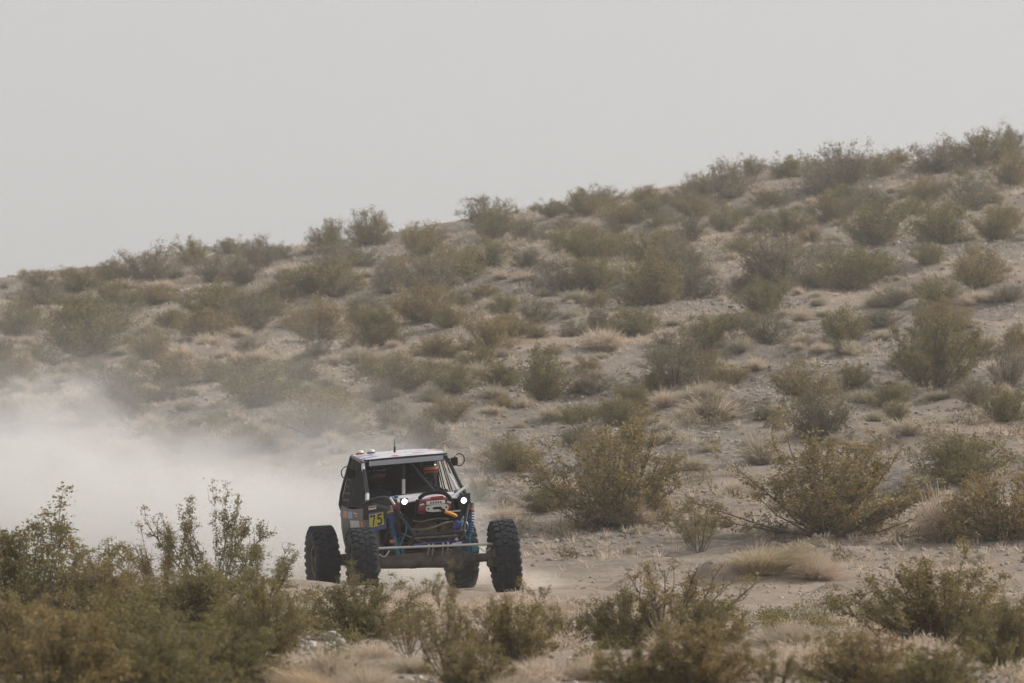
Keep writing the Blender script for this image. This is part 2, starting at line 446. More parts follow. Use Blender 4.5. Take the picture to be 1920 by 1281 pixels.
ORD = "first second third fourth fifth sixth seventh eighth ninth tenth eleventh twelfth thirteenth fourteenth fifteenth sixteenth seventeenth eighteenth nineteenth twentieth".split()
ORD += ["twenty-" + o for o in ORD[:9]] + ["thirtieth"] + ["thirty-" + o for o in ORD[:9]] + ["fortieth"]
def skyrow(px):
    return np.interp(px, [0, 300, 600, 900, 1200, 1500, 1900], [530, 495, 455, 400, 370, 325, 260])
def band(px, py):
    d = py - skyrow(px)
    return 0 if d < 32 else 1 if d < 95 else 2 if d < 175 else 3 if d < 290 else 4
BN = ["on skyline", "on upper slope", "on middle slope", "on lower slope", "at slope foot"]
SECT = ["above dust cloud", "above rear wheel", "above steered front wheel", "right of buggy", "near right edge"]
def sect(px): return 0 if px < 400 else 1 if px < 760 else 2 if px < 1150 else 3 if px < 1540 else 4
def labels_for(items, what):
    cells = {}
    for i, it in enumerate(items): cells.setdefault((band(it[0], it[1]), sect(it[0])), []).append(i)
    out = [None] * len(items)
    for (b, s), ids in cells.items():
        ids.sort(key=lambda i: items[i][0])
        for n, i in enumerate(ids):
            w, h = items[i][2], items[i][3]
            sh = "upright" if h > .78 * w else "low" if h < .5 * w else "rounded"
            pos = "only one there" if len(ids) == 1 else ORD[n] + " from left there"
            out[i] = f"{sh} {what} {BN[b]} {SECT[s]}, {pos}"
    return out

for i, ((px, py, w, h), lab) in enumerate(zip(HB, labels_for(HB, "olive creosote bush"))):
    x, y, z = at(px, py)
    k = y / FPX
    put_bush(HILL[(i * 5 + i // 9) % 9] if h < 140 else NEAR[i % 5], "creosote_bush", x, y, z, w * k * 1.34, h * k * .98, r2.uniform(0, 6.28), lab, "bush", "creosote bushes on the hillside", depth=w * k * r2.uniform(1.1, 1.4))
for i, ((px, py, w, h), lab) in enumerate(zip(DB, labels_for(DB, "straw-coloured dry shrub"))):
    x, y, z = at(px, py)
    k = y / FPX
    put_bush(DRY[i % 5], "dry_shrub", x, y, z, w * k * 1.32, h * k * 1.25, r2.uniform(0, 6.28), lab, "shrub", "dry shrubs on the hillside")

# ---------------------------------------------------------------- plants in front of the track
FG = [  # mesh, name, column, base row, width, height, label, category
 (NEAR[0], "creosote_bush", 60, 1195, 330, 228, "dense olive creosote bush with pointed top at left picture edge", "bush"),
 (NEAR[1], "creosote_bush", 185, 1205, 210, 180, "olive creosote bush between pointed edge bush and the tall open one", "bush"),
 (NEAR[2], "creosote_bush", 395, 1215, 330, 165, "broad olive creosote mass below the tall open bush against the dust", "bush"),
 (OPEN[0], "creosote_bush", 405, 1140, 190, 222, "tall open creosote bush with bare grey stems against the white dust", "bush"),
 (OPEN[1], "creosote_bush", 310, 1135, 170, 165, "half-bare creosote bush with thin twigs, left of the tallest open one", "bush"),
 (OPEN[2], "creosote_bush", 490, 1150, 170, 150, "loose yellowish creosote bush reaching towards the rear wheel", "bush"),
 (NEAR[3], "creosote_bush", 500, 1245, 170, 165, "brownish creosote bush beside pale grass, below the rear wheel", "bush"),
 (NEAR[4], "creosote_bush", 100, 1345, 300, 215, "blurred creosote bush in the bottom left corner", "bush"),
 (NEAR[1], "creosote_bush", 315, 1335, 260, 170, "blurred creosote bush at bottom edge, right of the corner one", "bush"),
 (NEAR[0], "creosote_bush", 672, 1197, 215, 118, "bushy green creosote below the number plate wheel, beside white rocks", "bush"),
 (OPEN[3], "creosote_bush", 850, 1285, 190, 205, "thin creosote with one long bare stem below the front axle", "bush"),
 (NEAR[2], "creosote_bush", 962, 1245, 165, 140, "round green creosote below the steered front wheel at the right", "bush"),
 (OPEN[1], "creosote_bush", 1245, 1215, 300, 178, "wide open creosote with pale stems in front of the sand mound", "bush"),
 (NEAR[3], "creosote_bush", 1160, 1215, 150, 118, "dense green creosote clump at left foot of wide open bush", "bush"),
 (NEAR[0], "creosote_bush", 1330, 1222, 130, 105, "dense creosote clump at right foot of wide open bush", "bush"),
 (NEAR[4], "creosote_bush", 1300, 1300, 230, 150, "blurred creosote at bottom edge below the wide open bush", "bush"),
 (NEAR[2], "creosote_bush", 1755, 1212, 290, 175, "dark green creosote bush beside the sand at right", "bush"),
 (NEAR[1], "creosote_bush", 1885, 1255, 170, 150, "creosote bush at right picture edge beside the dark green one", "bush"),
 (NEAR[4], "creosote_bush", 1630, 1290, 210, 115, "low blurred creosote at bottom edge below the dark green bush", "bush"),
 (OPEN[2], "creosote_bush", 1455, 1300, 150, 95, "sparse low creosote at bottom edge among pale gravel", "bush"),
 (OPEN[3], "creosote_bush", 1310, 1035, 135, 95, "wispy young creosote on the sand behind the wide open bush", "bush"),
 (OPEN[0], "creosote_bush", 1560, 1150, 80, 45, "tiny sprig of creosote beside the yellow-green tape", "bush"),
 (OPEN[2], "creosote_bush", 1010, 1125, 60, 30, "tiny creosote sprig at the foot of the right front tyre", "bush"),
 (OPEN[1], "creosote_bush", 800, 1135, 90, 58, "small yellowish creosote sprig in front of the axle dust", "bush"),
 (NEAR[2], "creosote_bush", 15, 1262, 230, 165, "creosote bush at left picture edge in front of the pointed one", "bush"),
 (NEAR[3], "creosote_bush", 215, 1275, 240, 165, "creosote bush in front of the half-bare twigs, above the bottom edge", "bush"),
 (NEAR[0], "creosote_bush", 400, 1290, 250, 135, "low creosote in front of the broad mass, above the bottom edge", "bush"),
 (NEAR[1], "creosote_bush", 330, 1200, 200, 125, "rounded creosote under the half-bare twigs", "bush"),
 (OPEN[0], "creosote_bush", 765, 1232, 130, 95, "loose creosote between bushy green one and the long bare stem", "bush"),
 (NEAR[4], "creosote_bush", 890, 1290, 150, 90, "low dark creosote at bottom edge under the long bare stem", "bush"),
 (NEAR[2], "creosote_bush", 1050, 1215, 110, 70, "small brown creosote between round green one and wide open bush", "bush"),
 (NEAR[3], "creosote_bush", 1185, 1305, 150, 100, "low blurred creosote at bottom edge among pale rocks", "bush"),
 (NEAR[1], "creosote_bush", 1765, 1300, 190, 95, "low blurred creosote at bottom edge near the right corner", "bush"),
 (OPEN[1], "creosote_bush", 1510, 1240, 120, 60, "sparse brown creosote beside straw-coloured shrub at right", "bush"),
 (GRASS[0], "grass_clump", 1425, 1072, 185, 70, "pale yellow dry grass clump leaning on the sand mound", "grass"),
 (DRYN[0], "dry_shrub", 1525, 1085, 105, 66, "grey twiggy dead shrub beside the yellow grass clump", "shrub"),
 (DRYN[1], "dry_shrub", 625, 1272, 190, 84, "straw-coloured dry shrub below the white rocks", "shrub"),
 (DRYN[2], "dry_shrub", 1010, 1272, 130, 66, "pale dry shrub at bottom edge below the round green creosote", "shrub"),
 (DRYN[1], "dry_shrub", 1480, 1215, 150, 70, "straw-coloured dry shrub between wide open bush and dark green bush", "shrub"),
 (DRYN[0], "dry_shrub", 562, 1190, 90, 90, "straw-coloured dry shrub below the rear left wheel", "shrub"),
 (DRYN[2], "dry_shrub", 690, 1292, 150, 70, "straw-coloured dry shrub at bottom edge right of the grass clumps", "shrub"),
 (GRASS[0], "grass_clump", 588, 1300, 130, 80, "tall pale grass clump at bottom edge below the straw-coloured shrub", "grass"),
 (DRYN[1], "dry_shrub", 955, 1300, 120, 60, "dry shrub at the very bottom edge below the round green creosote", "shrub"),
 (DRYN[0], "dry_shrub", 1400, 1245, 130, 62, "greyish dry shrub at right foot of the blurred creosote", "shrub"),
 (DRYN[2], "dry_shrub", 1560, 1205, 110, 46, "low pale dry shrub left of the dark green creosote", "shrub"),
 (DRYN[1], "dry_shrub", 700, 1235, 110, 54, "dry shrub under the bushy green creosote, right of white rocks", "shrub"),
 (DRYN[0], "dry_shrub", 1240, 1252, 110, 52, "dry shrub between wide open bush and the bottom edge rocks", "shrub"),
 (GRASS[1], "grass_clump", 512, 1290, 130, 76, "dry pale grass clump at bottom edge beside the brownish creosote", "grass"),
 (DRYN[2], "dry_shrub", 1105, 1270, 130, 70, "brown dry shrub at bottom edge left of the blurred creosote", "shrub"),
 (DRYN[0], "dry_shrub", 770, 1262, 120, 56, "low dry shrub left of the long bare creosote stem", "shrub"),
 (GRASS[0], "grass_clump", 370, 1300, 150, 60, "thin dry grass clump at bottom edge in front of broad creosote", "grass"),
 (DRYN[1], "dry_shrub", 1700, 1265, 120, 50, "low dry shrub under the dark green creosote at right", "shrub"),
]
for i, (me, nm, px, py, w, h, lab, cat) in enumerate(FG):
    x, y, z = at(px, min(py, 1340))
    k = y / FPX
    if nm != 'creosote_bush': z -= .035
    put_bush(me, nm, x, y, z, w * k * 1.22, h * k * .90, 1.3 * i + .4, lab, cat, "plants in front of the track")

# ---------------------------------------------------------------- stones
def stone_material():
    t = NT("desert_stone"); geo = t.new("ShaderNodeNewGeometry")
    c = t.ramp(geo.outputs['Random Per Island'], [(0, (.13, .12, .115)), (.4, (.26, .225, .19)), (.75, (.38, .33, .27)), (1, (.52, .48, .42))])
    n = t.noise(14, 4, .6, t.new("ShaderNodeTexCoord").outputs['Object'])
    c = t.mix(t.mapr(n, .4, .7, 0, .5), c, (.36, .29, .22))
    t.set('Base Color', c).set('Roughness', .9); t.bump(n, .4, .02)
    return t.m
M_stone = stone_material()
def pale_material():
    t = NT("pale_rock"); n = t.noise(9, 5, .65, t.new("ShaderNodeTexCoord").outputs['Object'])
    t.set('Base Color', t.ramp(n, [(.3, (.30, .27, .235)), (.55, (.50, .47, .43)), (.75, (.62, .59, .55))])).set('Roughness', .9)
    t.bump(n, .5, .03)
    return t.m
M_pale = pale_material()
ph = (1 + 5 ** .5) / 2
ICO_V = np.array([(-1, ph, 0), (1, ph, 0), (-1, -ph, 0), (1, -ph, 0), (0, -1, ph), (0, 1, ph), (0, -1, -ph), (0, 1, -ph), (ph, 0, -1), (ph, 0, 1), (-ph, 0, -1), (-ph, 0, 1)]) / math.hypot(1, ph)
ICO_F = np.array([(0, 11, 5), (0, 5, 1), (0, 1, 7), (0, 7, 10), (0, 10, 11), (1, 5, 9), (5, 11, 4), (11, 10, 2), (10, 7, 6), (7, 1, 8), (3, 9, 4), (3, 4, 2), (3, 2, 6), (3, 6, 8), (3, 8, 9), (4, 9, 5), (2, 4, 11), (6, 2, 10), (8, 6, 7), (9, 8, 1)])
def stones_np(x, y, size, rg):
    n = len(x); z = ground(x, y)
    ang = rg.uniform(0, 6.28, n); ca, sa = np.cos(ang), np.sin(ang)
    V = ICO_V[None] * (1 + rg.uniform(-.28, .28, (n, 12, 1)))
    V = V * (rg.uniform(.6, 1.2, (n, 1, 3)) * np.array([1, .85, .62]))
    V = np.stack([V[..., 0] * ca[:, None] - V[..., 1] * sa[:, None], V[..., 0] * sa[:, None] + V[..., 1] * ca[:, None], V[..., 2]], -1)
    V = V * size[:, None, None] * .5 + np.stack([x, y, z + size * .1], -1)[:, None]
    F = ICO_F[None] + (np.arange(n) * 12)[:, None, None]
    return V.reshape(-1, 3), F.reshape(-1, 3)
def scatter(n, y0, y1, mask, lo, hi, rg, pw=2.2):
    y = np.sqrt(rg.uniform(y0 ** 2, y1 ** 2, n)); x = y * rg.uniform(-.1, .1, n)
    keep = mask(x, y) > rg.uniform(0, 1, n)
    x, y = x[keep], y[keep]
    return x, y, lo + (hi - lo) * rg.uniform(0, 1, len(x)) ** pw
def hill_mask(x, y):
    return np.clip(.12 + 2.4 * (vnoise(x / 4.5, y / 7, 21) + .5 * vnoise(x / 1.6, y / 2.5, 22)) , .03, 1) * sstep(88, 100, y + .33 * x)
x, y, s = scatter(60000, 88, 178, hill_mask, .035, .15, rng, 2.4)
o = link(bpy.data.objects.new("gravel", mesh_np("gravel", *stones_np(x, y, s, rng), False, M_stone)))
tag(o, "grey and brown gravel strewn over the hillside", "gravel", None, 'stuff')
def near_mask(x, y):
    lat = (x - CAR[0]) * math.cos(YAW) + (y - CAR[1]) * math.sin(YAW)
    return np.clip(.15 + 1.8 * vnoise(x / 1.2, y / 3, 31) + .8 * sstep(56, 46, y), .02, 1) * np.where((np.abs(lat) < 2.4) & (y > 76), .12, 1)
x, y, s = scatter(15000, 42, 92, near_mask, .015, .085, rng, 2.2)
o = link(bpy.data.objects.new("pebbles", mesh_np("pebbles", *stones_np(x, y, s, rng), False, M_stone)))
tag(o, "small pebbles strewn over the sand in front of the slope", "pebbles", None, 'stuff')

x, y, s = scatter(5000, 41, 56, lambda a, b: np.clip(-.1 + 2.2 * vnoise(a / .9, b / 2.2, 61) + .3 * sstep(.5, 3, a), .01, 1), .025, .11, rng, 2.0)
o = link(bpy.data.objects.new("pale_gravel", mesh_np("pale_gravel", *stones_np(x, y, s, rng), False, M_pale)))
tag(o, "bright pale gravel along the bottom edge", "gravel", None, 'stuff')

def rock_mesh(seed):
    rg = np.random.default_rng(seed)
    import bmesh
    bm = bmesh.new(); bmesh.ops.create_icosphere(bm, subdivisions=3, radius=1)
    a, b = rg.uniform(0, 50, 2)
    cuts = rg.normal(size=(9, 3)); cuts /= np.linalg.norm(cuts, axis=1, keepdims=True); lim = rg.uniform(.55, .85, 9)
    for v in bm.verts:
        p = np.array(v.co)
        for c, l in zip(cuts, lim):
            d = p @ c
            if d > l: p = p - c * (d - l) * .92
        p *= 1 + .12 * float(vnoise(np.array([p[0] * 3 + a]), np.array([p[1] * 3 + p[2] * 2 + b]), 3)[0])
        v.co = p
    me = bpy.data.meshes.new("rock"); bm.to_mesh(me); bm.free(); me.materials.append(M_pale)
    return me
ROCKM = [rock_mesh(i) for i in range(5)]
RK = [(622, 1203, 34, 26, "larger of two white rocks under the bushy green creosote"), (640, 1210, 26, 18, "smaller white rock right of the larger one under green creosote"),
 (1225, 1262, 34, 22, "pale rock at bottom edge left of the blurred creosote"), (1235, 1280, 26, 16, "flat pale rock below another pale rock at bottom edge"),
 (1395, 1256, 30, 18, "pale rock among gravel right of the blurred creosote"), (1420, 1268, 24, 14, "small pale rock at bottom edge beside sparse creosote"),
 (1345, 1270, 26, 15, "pale rock under the blurred creosote at bottom edge"), (1520, 1262, 28, 15, "pale rock between the sparse and the low blurred creosote"),
 (1560, 1275, 34, 16, "flat pale rock at bottom edge under low blurred creosote"), (1735, 1272, 30, 16, "pale rock at bottom edge below the low dry shrub"),
 (1780, 1255, 40, 18, "long pale rock under the right edge creosote"), (1830, 1270, 34, 16, "pale rock at bottom edge near the right corner"),
 (1880, 1250, 36, 18, "pale rock in the bottom right corner"), (1085, 1262, 22, 12, "small grey rock beside the brown dry shrub"),
 (575, 1222, 20, 12, "small pale rock left of the straw-coloured shrub"), (1690, 817, 22, 12, "lone grey rock on the lower slope left of a dry tuft"),
 (1672, 965, 16, 9, "small white stone on the sand right of the big creosote"), (1032, 1142, 18, 10, "small stone on the sand below the right front tyre"),
 (1180, 1070, 16, 8, "small flat stone on the track right of the front wheel")]
for i, (px, py, w, h, lab) in enumerate(RK):
    x, y, z = at(px, py); k = y / FPX
    o = link(bpy.data.objects.new("rock", ROCKM[i % 5]))
    o.location = (x, y, z + h * k * .25); o.scale = (w * k * .5, w * k * .45, h * k * .55); o.rotation_euler = (0, 0, i * 1.9)
    tag(o, lab, "rock", "pale rocks on the sand")

# yellow-green tape lying on the sand
t = NT("tape_plastic"); t.set('Base Color', (.55, .62, .04)).set('Roughness', .4); M_tape = t.m
xa, ya, za = at(1556, 1145)
V, F = [], []
for k in range(9):
    u = k / 8
    px_, py_ = xa + u * .21, ya + .12 * math.sin(u * 3) + .1 * u
    zz = gz(px_, py_) + .012 + .05 * u * u
    V += [(px_, py_ - .014, zz), (px_, py_ + .014, zz + .016)]
    if k: F.append((2 * k - 2, 2 * k, 2 * k + 1, 2 * k - 1))
o = link(bpy.data.objects.new("marker_tape", mesh_np("marker_tape", V, F, True, M_tape)))
so = o.modifiers.new("thickness", 'SOLIDIFY'); so.thickness = .002
tag(o, "strip of yellow-green marker tape lying on the sand", "tape")

# low tangled scrub too small and too many to count
def scrub(name, label, x, y, s, per, leaf, mat, hr=.5, wid=.32):
    n = len(x)
    u = rng.normal(size=(n, per, 3)); u /= np.linalg.norm(u, axis=2, keepdims=True); u[..., 2] = np.abs(u[..., 2])
    rad = rng.uniform(.35, 1.0, (n, per, 1)) ** .6
    lob = 1 + .3 * np.sin(np.arctan2(u[..., 1], u[..., 0]) * 3 + rng.uniform(0, 6.28, (n, 1)))
    P = u * rad * lob[..., None] * s[:, None, None] * np.array([.5, .5, hr])
    P = P + np.stack([x, y, ground(x, y)], -1)[:, None]
    V, F = leaves_np(P.reshape(-1, 3), leaf, rng, .5, wid)
    tag(link(bpy.data.objects.new(name, mesh_np(name, V, F, False, mat))), label, "scrub", None, 'stuff')
hm = lambda a, b: np.clip(.45 + 1.6 * vnoise(a / 5, b / 8, 71), .1, 1) * sstep(90, 99, b + .33 * a)
x, y, s = scatter(620, 90, 177, hm, .3, .85, rng, 1.6)
scrub("low_scrub", "low olive scrub filling gaps between the hillside bushes", x, y, s, 200, .075, M_dull)
x, y, s = scatter(900, 90, 177, hm, .2, .65, rng, 1.6)
scrub("low_dry_scrub", "low straw-coloured scrub filling gaps between the hillside bushes", x, y, s, 150, .10, M_straw, .36, .2)
x, y, s = scatter(210, 44, 69, lambda a, b: np.clip(.5 + 1.8 * vnoise(a / 1.5, b / 4, 72), .05, 1), .25, .6, rng, 1.4)
scrub("near_scrub", "low olive scrub between the foreground bushes", x, y, s, 420, .034, M_leaf, .4)
x, y, s = scatter(420, 44, 70, lambda a, b: np.clip(.55 + 1.8 * vnoise(a / 1.3, b / 3, 73), .05, 1), .2, .6, rng, 1.4)
scrub("near_dry_scrub", "low tangled straw between the foreground bushes", x, y, s, 620, .085, M_straw, .32, .075)

# low dry stubble over the hillside
x, y, s = scatter(24000, 86, 178, lambda a, b: np.clip(.35 + 1.8 * vnoise(a / 3.1, b / 4.5, 51), .12, 1) * sstep(86, 96, b + .33 * a), .06, .30, rng, 1.9)
n, bl = len(x), 20
a = rng.uniform(0, 6.28, (n, bl)); th = rng.uniform(.1, 1.35, (n, bl)); L = s[:, None] * rng.uniform(.6, 1.2, (n, bl))
p = np.stack([x, y, ground(x, y) - .005], -1)[:, None] + np.stack([np.cos(a), np.sin(a), 0 * a], -1) * (s[:, None] * .35 * rng.uniform(0, 1, (n, bl)))[..., None]
d = np.stack([np.cos(a) * np.sin(th), np.sin(a) * np.sin(th), np.cos(th) * .6], -1) * L[..., None]
w = np.stack([-np.sin(a), np.cos(a), 0 * a], -1) * (.022 * s + .001)[:, None, None]
V = np.stack([p - w, p + w, p + d + w * .4, p + d - w * .4], 2).reshape(-1, 3)
o = link(bpy.data.objects.new("dry_stubble", mesh_np("dry_stubble", V, np.arange(len(V)).reshape(-1, 4), False, M_straw)))
tag(o, "low dry stubble covering the hillside between the shrubs", "stubble", None, 'stuff')

# loose straw and twigs on the ground
n = 9000
x, y, s = scatter(n, 44, 100, lambda a, b: np.clip(.25 + 1.6 * vnoise(a / 1.5, b / 2.5, 41), .02, 1) * np.where((np.abs((a - CAR[0]) * math.cos(YAW) + (b - CAR[1]) * math.sin(YAW)) < 2.3) & (b > 76), .05, 1), .04, .16, rng, 1.5)
z = ground(x, y); n = len(x); a = rng.uniform(0, 6.28, n); e = rng.uniform(-.1, .9, n)
d = np.stack([np.cos(a) * np.cos(e), np.sin(a) * np.cos(e), np.sin(e)], -1) * s[:, None]
p = np.stack([x, y, z + .004], -1); w = np.stack([-np.sin(a), np.cos(a), 0 * a], -1) * .004
V = np.stack([p - w, p + w, p + d + w * .4, p + d - w * .4], 1).reshape(-1, 3)
o = link(bpy.data.objects.new("straw_litter", mesh_np("straw_litter", V, np.arange(4 * n).reshape(n, 4), False, M_straw)))
tag(o, "loose dry straw and short stubble on the sand", "straw", None, 'stuff')

# ---------------------------------------------------------------- race buggy
def paint(name, col, rough=.45, metal=0., dust=.35, coat=0.):
    t = NT(name)
    tc = t.new("ShaderNodeTexCoord").outputs['Object']
    geo = t.new("ShaderNodeNewGeometry")
    n = t.noise(5, 5, .65, tc); n2 = t.noise(42, 3, .6, tc)
    d = t.math('MULTIPLY', t.mapr(t.math('ADD', t.math('MULTIPLY', n, .8), t.math('MULTIPLY', n2, .25)), .38, .72), dust)
    t.set('Base Color', t.mix(d, col, (.30, .245, .19)))
    t.set('Roughness', t.mapr(d, 0, 1, rough, .95, False)).set('Metallic', t.math('MULTIPLY', t.math('SUBTRACT', 1., d), metal))
    if coat: t.set('Coat Weight', coat)
    if rough >= .8: t.set('Specular IOR Level', .15)
    elif name in ('black_paint', 'dark_tube'): t.set('Specular IOR Level', .25)
    return t.m
def glow(name, col, s):
    t = NT(name); t.set('Base Color', col).set('Emission Color', col).set('Emission Strength', s); return t.m
K = dict(
    black=paint("black_paint", (.008, .009, .011), .6, 0, .03), tube=paint("dark_tube", (.010, .013, .022), .35, 0, .04),
    matte=paint("matte_black", (.007, .007, .008), .8, 0, .04), silver=paint("bare_metal", (.55, .55, .56), .32, .85, .10),
    pale=paint("pale_tube", (.62, .62, .63), .4, .1, .08), steel=paint("dusty_steel", (.075, .07, .064), .6, .3, .55),
    axle=paint("axle_paint", (.042, .039, .036), .6, .2, .42), red=paint("red_paint", (.19, .014, .018), .5, 0, .2), bright_red=paint("bright_red", (.38, .03, .03), .5, 0, .1),
    blue=paint("blue_paint", (.018, .04, .22), .4, 0, .15), sky=paint("light_blue", (.16, .30, .55), .4, 0, .15), cyan=paint("cyan_anodised", (.015, .15, .22), .3, .4, .15), orange=paint("orange_paint", (.55, .16, .03), .45, 0, .25),
    strap=paint("orange_strap", (.62, .27, .03), .7, 0, .05), yellow=paint("yellow_plate", (.50, .45, .035), .5, 0, .08), ink=paint("black_ink", (.012, .012, .012), .6, 0, .05),
    white=paint("white_paint", (.72, .71, .72), .4, 0, .15), grey=paint("dusty_grey_panel", (.06, .062, .068), .5, 0, .5), net=paint("black_webbing", (.012, .012, .014), .9, 0, .06),
    brown=paint("brown_hose", (.085, .066, .045), .7, 0, .5), cloth=paint("dark_suit", (.018, .022, .035), .85, 0, .05), helmet=paint("helmet_shell", (.014, .014, .018), .2, 0, .05, .5),
    visor=paint("orange_visor", (.34, .085, .02), .3, 0, .08), maroon=paint("maroon_scarf", (.16, .03, .022), .9, 0, .1), lens=paint("light_bar_lens", (.40, .42, .48), .3, 0, .15), beam=glow("headlight_beam", (1, 1, 1), 14.0),
)
def rubber_material():
    t = NT("tyre_rubber"); tc = t.new("ShaderNodeTexCoord").outputs['Object']
    n = t.noise(7, 5, .65, tc); n2 = t.noise(60, 3, .6, tc)
    d = t.mapr(t.math('ADD', t.math('MULTIPLY', n, .7), t.math('MULTIPLY', n2, .35)), .45, .8, 0, .26)
    t.set('Base Color', t.mix(d, (.014, .018, .026), (.135, .13, .125))).set('Roughness', .82).set('Specular IOR Level', .35)
    t.bump(n2, .3, .01)
    return t.m
K['rubber'] = rubber_material()
def livery_material():
    """white panel with red and blue paint strokes"""
    t = NT("white_livery"); tc = t.new("ShaderNodeTexCoord").outputs['Object']
    mp = t.new("ShaderNodeMapping"); t.l.new(tc, mp.inputs[0]); mp.inputs['Rotation'].default_value = (0, 0, .5); mp.inputs['Scale'].default_value = (1.6, 4, 1)
    n = t.noise(1.5, 2, .5, mp.outputs[0]); n2 = t.noise(1.9, 1, .5, mp.outputs[0])
    c = t.mix(t.mapr(n, .60, .62), (.66, .66, .70), (.50, .05, .05))
    c = t.mix(t.mapr(n2, .60, .62), c, (.06, .09, .42))
    t.set('Base Color', t.mix(t.mapr(t.noise(9, 4, .6, tc), .4, .7, 0, .3), c, (.42, .36, .3))).set('Roughness', .4)
    return t.m
K['livery'] = livery_material()

ROLL = Matrix(((1, 0, .036, .0), (0, 1, 0, 0), (.035, 0, 1, 0), (0, 0, 0, 1)))      # the sprung body leans on its suspension
OFFS = [Vector((0, 0, 0))]
class MB:
    def __init__(s, body=True): s.v = []; s.f = []; s.body = body
    def add(s, V, F):
        o = len(s.v); s.v += [tuple(p) for p in V]; s.f += [tuple(i + o for i in f) for f in F]; return s
    def path(s, pts, r, n=8, closed=False):
        P = [Vector(p) for p in pts]; V, F = [], []; k = len(P)
        for i, p in enumerate(P):
            a = P[i - 1] if (i or closed) else P[i]; b = P[(i + 1) % k] if (i < k - 1 or closed) else P[i]
            tg = (b - a).normalized(); ref = Vector((0, 0, 1)) if abs(tg.z) < .8 else Vector((1, 0, 0))
            u = tg.cross(ref).normalized(); w = tg.cross(u); rr = r[i] if isinstance(r, (list, tuple)) else r
            V += [p + (u * math.cos(2 * math.pi * j / n) + w * math.sin(2 * math.pi * j / n)) * rr for j in range(n)]
        for i in range(k if closed else k - 1):
            i2 = (i + 1) % k
            F += [(i * n + j, i * n + (j + 1) % n, i2 * n + (j + 1) % n, i2 * n + j) for j in range(n)]
        if not closed: F += [tuple(range(n))[::-1], tuple((k - 1) * n + j for j in range(n))]
        return s.add(V, F)
    def bend(s, pts, r, n=8, sub=4):
        """smoothed tube through points"""
        P = [Vector(p) for p in pts]; out = []
        for i in range(len(P) - 1):
            p0, p1, p2, p3 = P[max(i - 1, 0)], P[i], P[i + 1], P[min(i + 2, len(P) - 1)]
            for q in range(sub):
                t = q / sub
                out.append(.5 * ((2 * p1) + (p2 - p0) * t + (2 * p0 - 5 * p1 + 4 * p2 - p3) * t * t + (3 * p1 - p0 - 3 * p2 + p3) * t ** 3))
        return s.path(out + [P[-1]], r, n)
    def box(s, c, d, rot=(0, 0, 0), bev=.12):
        m = Matrix.Translation(c) @ Euler(rot).to_matrix().to_4x4()
        h = [x / 2 for x in d]; b = min(h) * bev * 2; V = []
        for sx in (-1, 1):
            for sy in (-1, 1):
                for sz in (-1, 1):
                    V += [m @ Vector((sx * (h[0] - b), sy * (h[1] - b), sz * h[2])), m @ Vector((sx * (h[0] - b), sy * h[1], sz * (h[2] - b))), m @ Vector((sx * h[0], sy * (h[1] - b), sz * (h[2] - b)))]
        def q(sx, sy, sz, k): return (((sx + 1) // 2) * 4 + ((sy + 1) // 2) * 2 + (sz + 1) // 2) * 3 + k
        F = []
        for z in (-1, 1): F.append([q(-1, -1, z, 0), q(1, -1, z, 0), q(1, 1, z, 0), q(-1, 1, z, 0)][::z])
        for y in (-1, 1): F.append([q(-1, y, -1, 1), q(1, y, -1, 1), q(1, y, 1, 1), q(-1, y, 1, 1)][::-y])
        for x in (-1, 1): F.append([q(x, -1, -1, 2), q(x, 1, -1, 2), q(x, 1, 1, 2), q(x, -1, 1, 2)][::x])
        for a in (-1, 1):
            for b_ in (-1, 1):
                F.append([q(-1, a, b_, 0), q(1, a, b_, 0), q(1, a, b_, 1), q(-1, a, b_, 1)][::-a * b_])
                F.append([q(a, -1, b_, 0), q(a, 1, b_, 0), q(a, 1, b_, 2), q(a, -1, b_, 2)][::a * b_])
                F.append([q(a, b_, -1, 1), q(a, b_, 1, 1), q(a, b_, 1, 2), q(a, b_, -1, 2)][::-a * b_])
                for c_ in (-1, 1): F.append([q(a, b_, c_, 0), q(a, b_, c_, 1), q(a, b_, c_, 2)][::-a * b_ * c_])
        return s.add(V, F)
    def poly(s, pts, th):
        """flat polygon given thickness along its normal"""
        P = [Vector(p) for p in pts]; n = len(P); nm = Vector()
        for i in range(n): nm += P[i].cross(P[(i + 1) % n])
        nm.normalize()
        V = [p + nm * th / 2 for p in P] + [p - nm * th / 2 for p in P]
        F = [tuple(range(n)), tuple(range(n, 2 * n))[::-1]] + [(i, n + i, n + (i + 1) % n, (i + 1) % n) for i in range(n)]
        return s.add(V, F)
    def lathe(s, prof, m=None, n=24):
        """prof: (axial, radius) about local X, closed ring profile or open with ends on axis"""
        m = m or Matrix(); V, F = [], []; k = len(prof)
        for a, r in prof:
            V += [m @ Vector((a, r * math.cos(2 * math.pi * j / n), r * math.sin(2 * math.pi * j / n))) for j in range(n)]
        for i in range(k - 1):
            F += [(i * n + j, i * n + (j + 1) % n, (i + 1) * n + (j + 1) % n, (i + 1) * n + j) for j in range(n)]
        return s.add(V, F)
    def grid(s, fn, us, vs, th):
        V = [fn(u, v, 0) for u in us for v in vs] + [fn(u, v, -th) for u in us for v in vs]; nu, nv = len(us), len(vs); o = nu * nv; F = []
        for i in range(nu - 1):
            for j in range(nv - 1):
                a = i * nv + j; q = (a, a + nv, a + nv + 1, a + 1); F += [q, tuple(x + o for x in q[::-1])]
        for i in range(nu - 1):
            for a in (i * nv, i * nv + nv - 1): F.append((a, a + nv, a + nv + o, a + o))
        for j in range(nv - 1):
            for a in (j, (nu - 1) * nv + j): F.append((a, a + 1, a + 1 + o, a + o))
        return s.add(V, F)
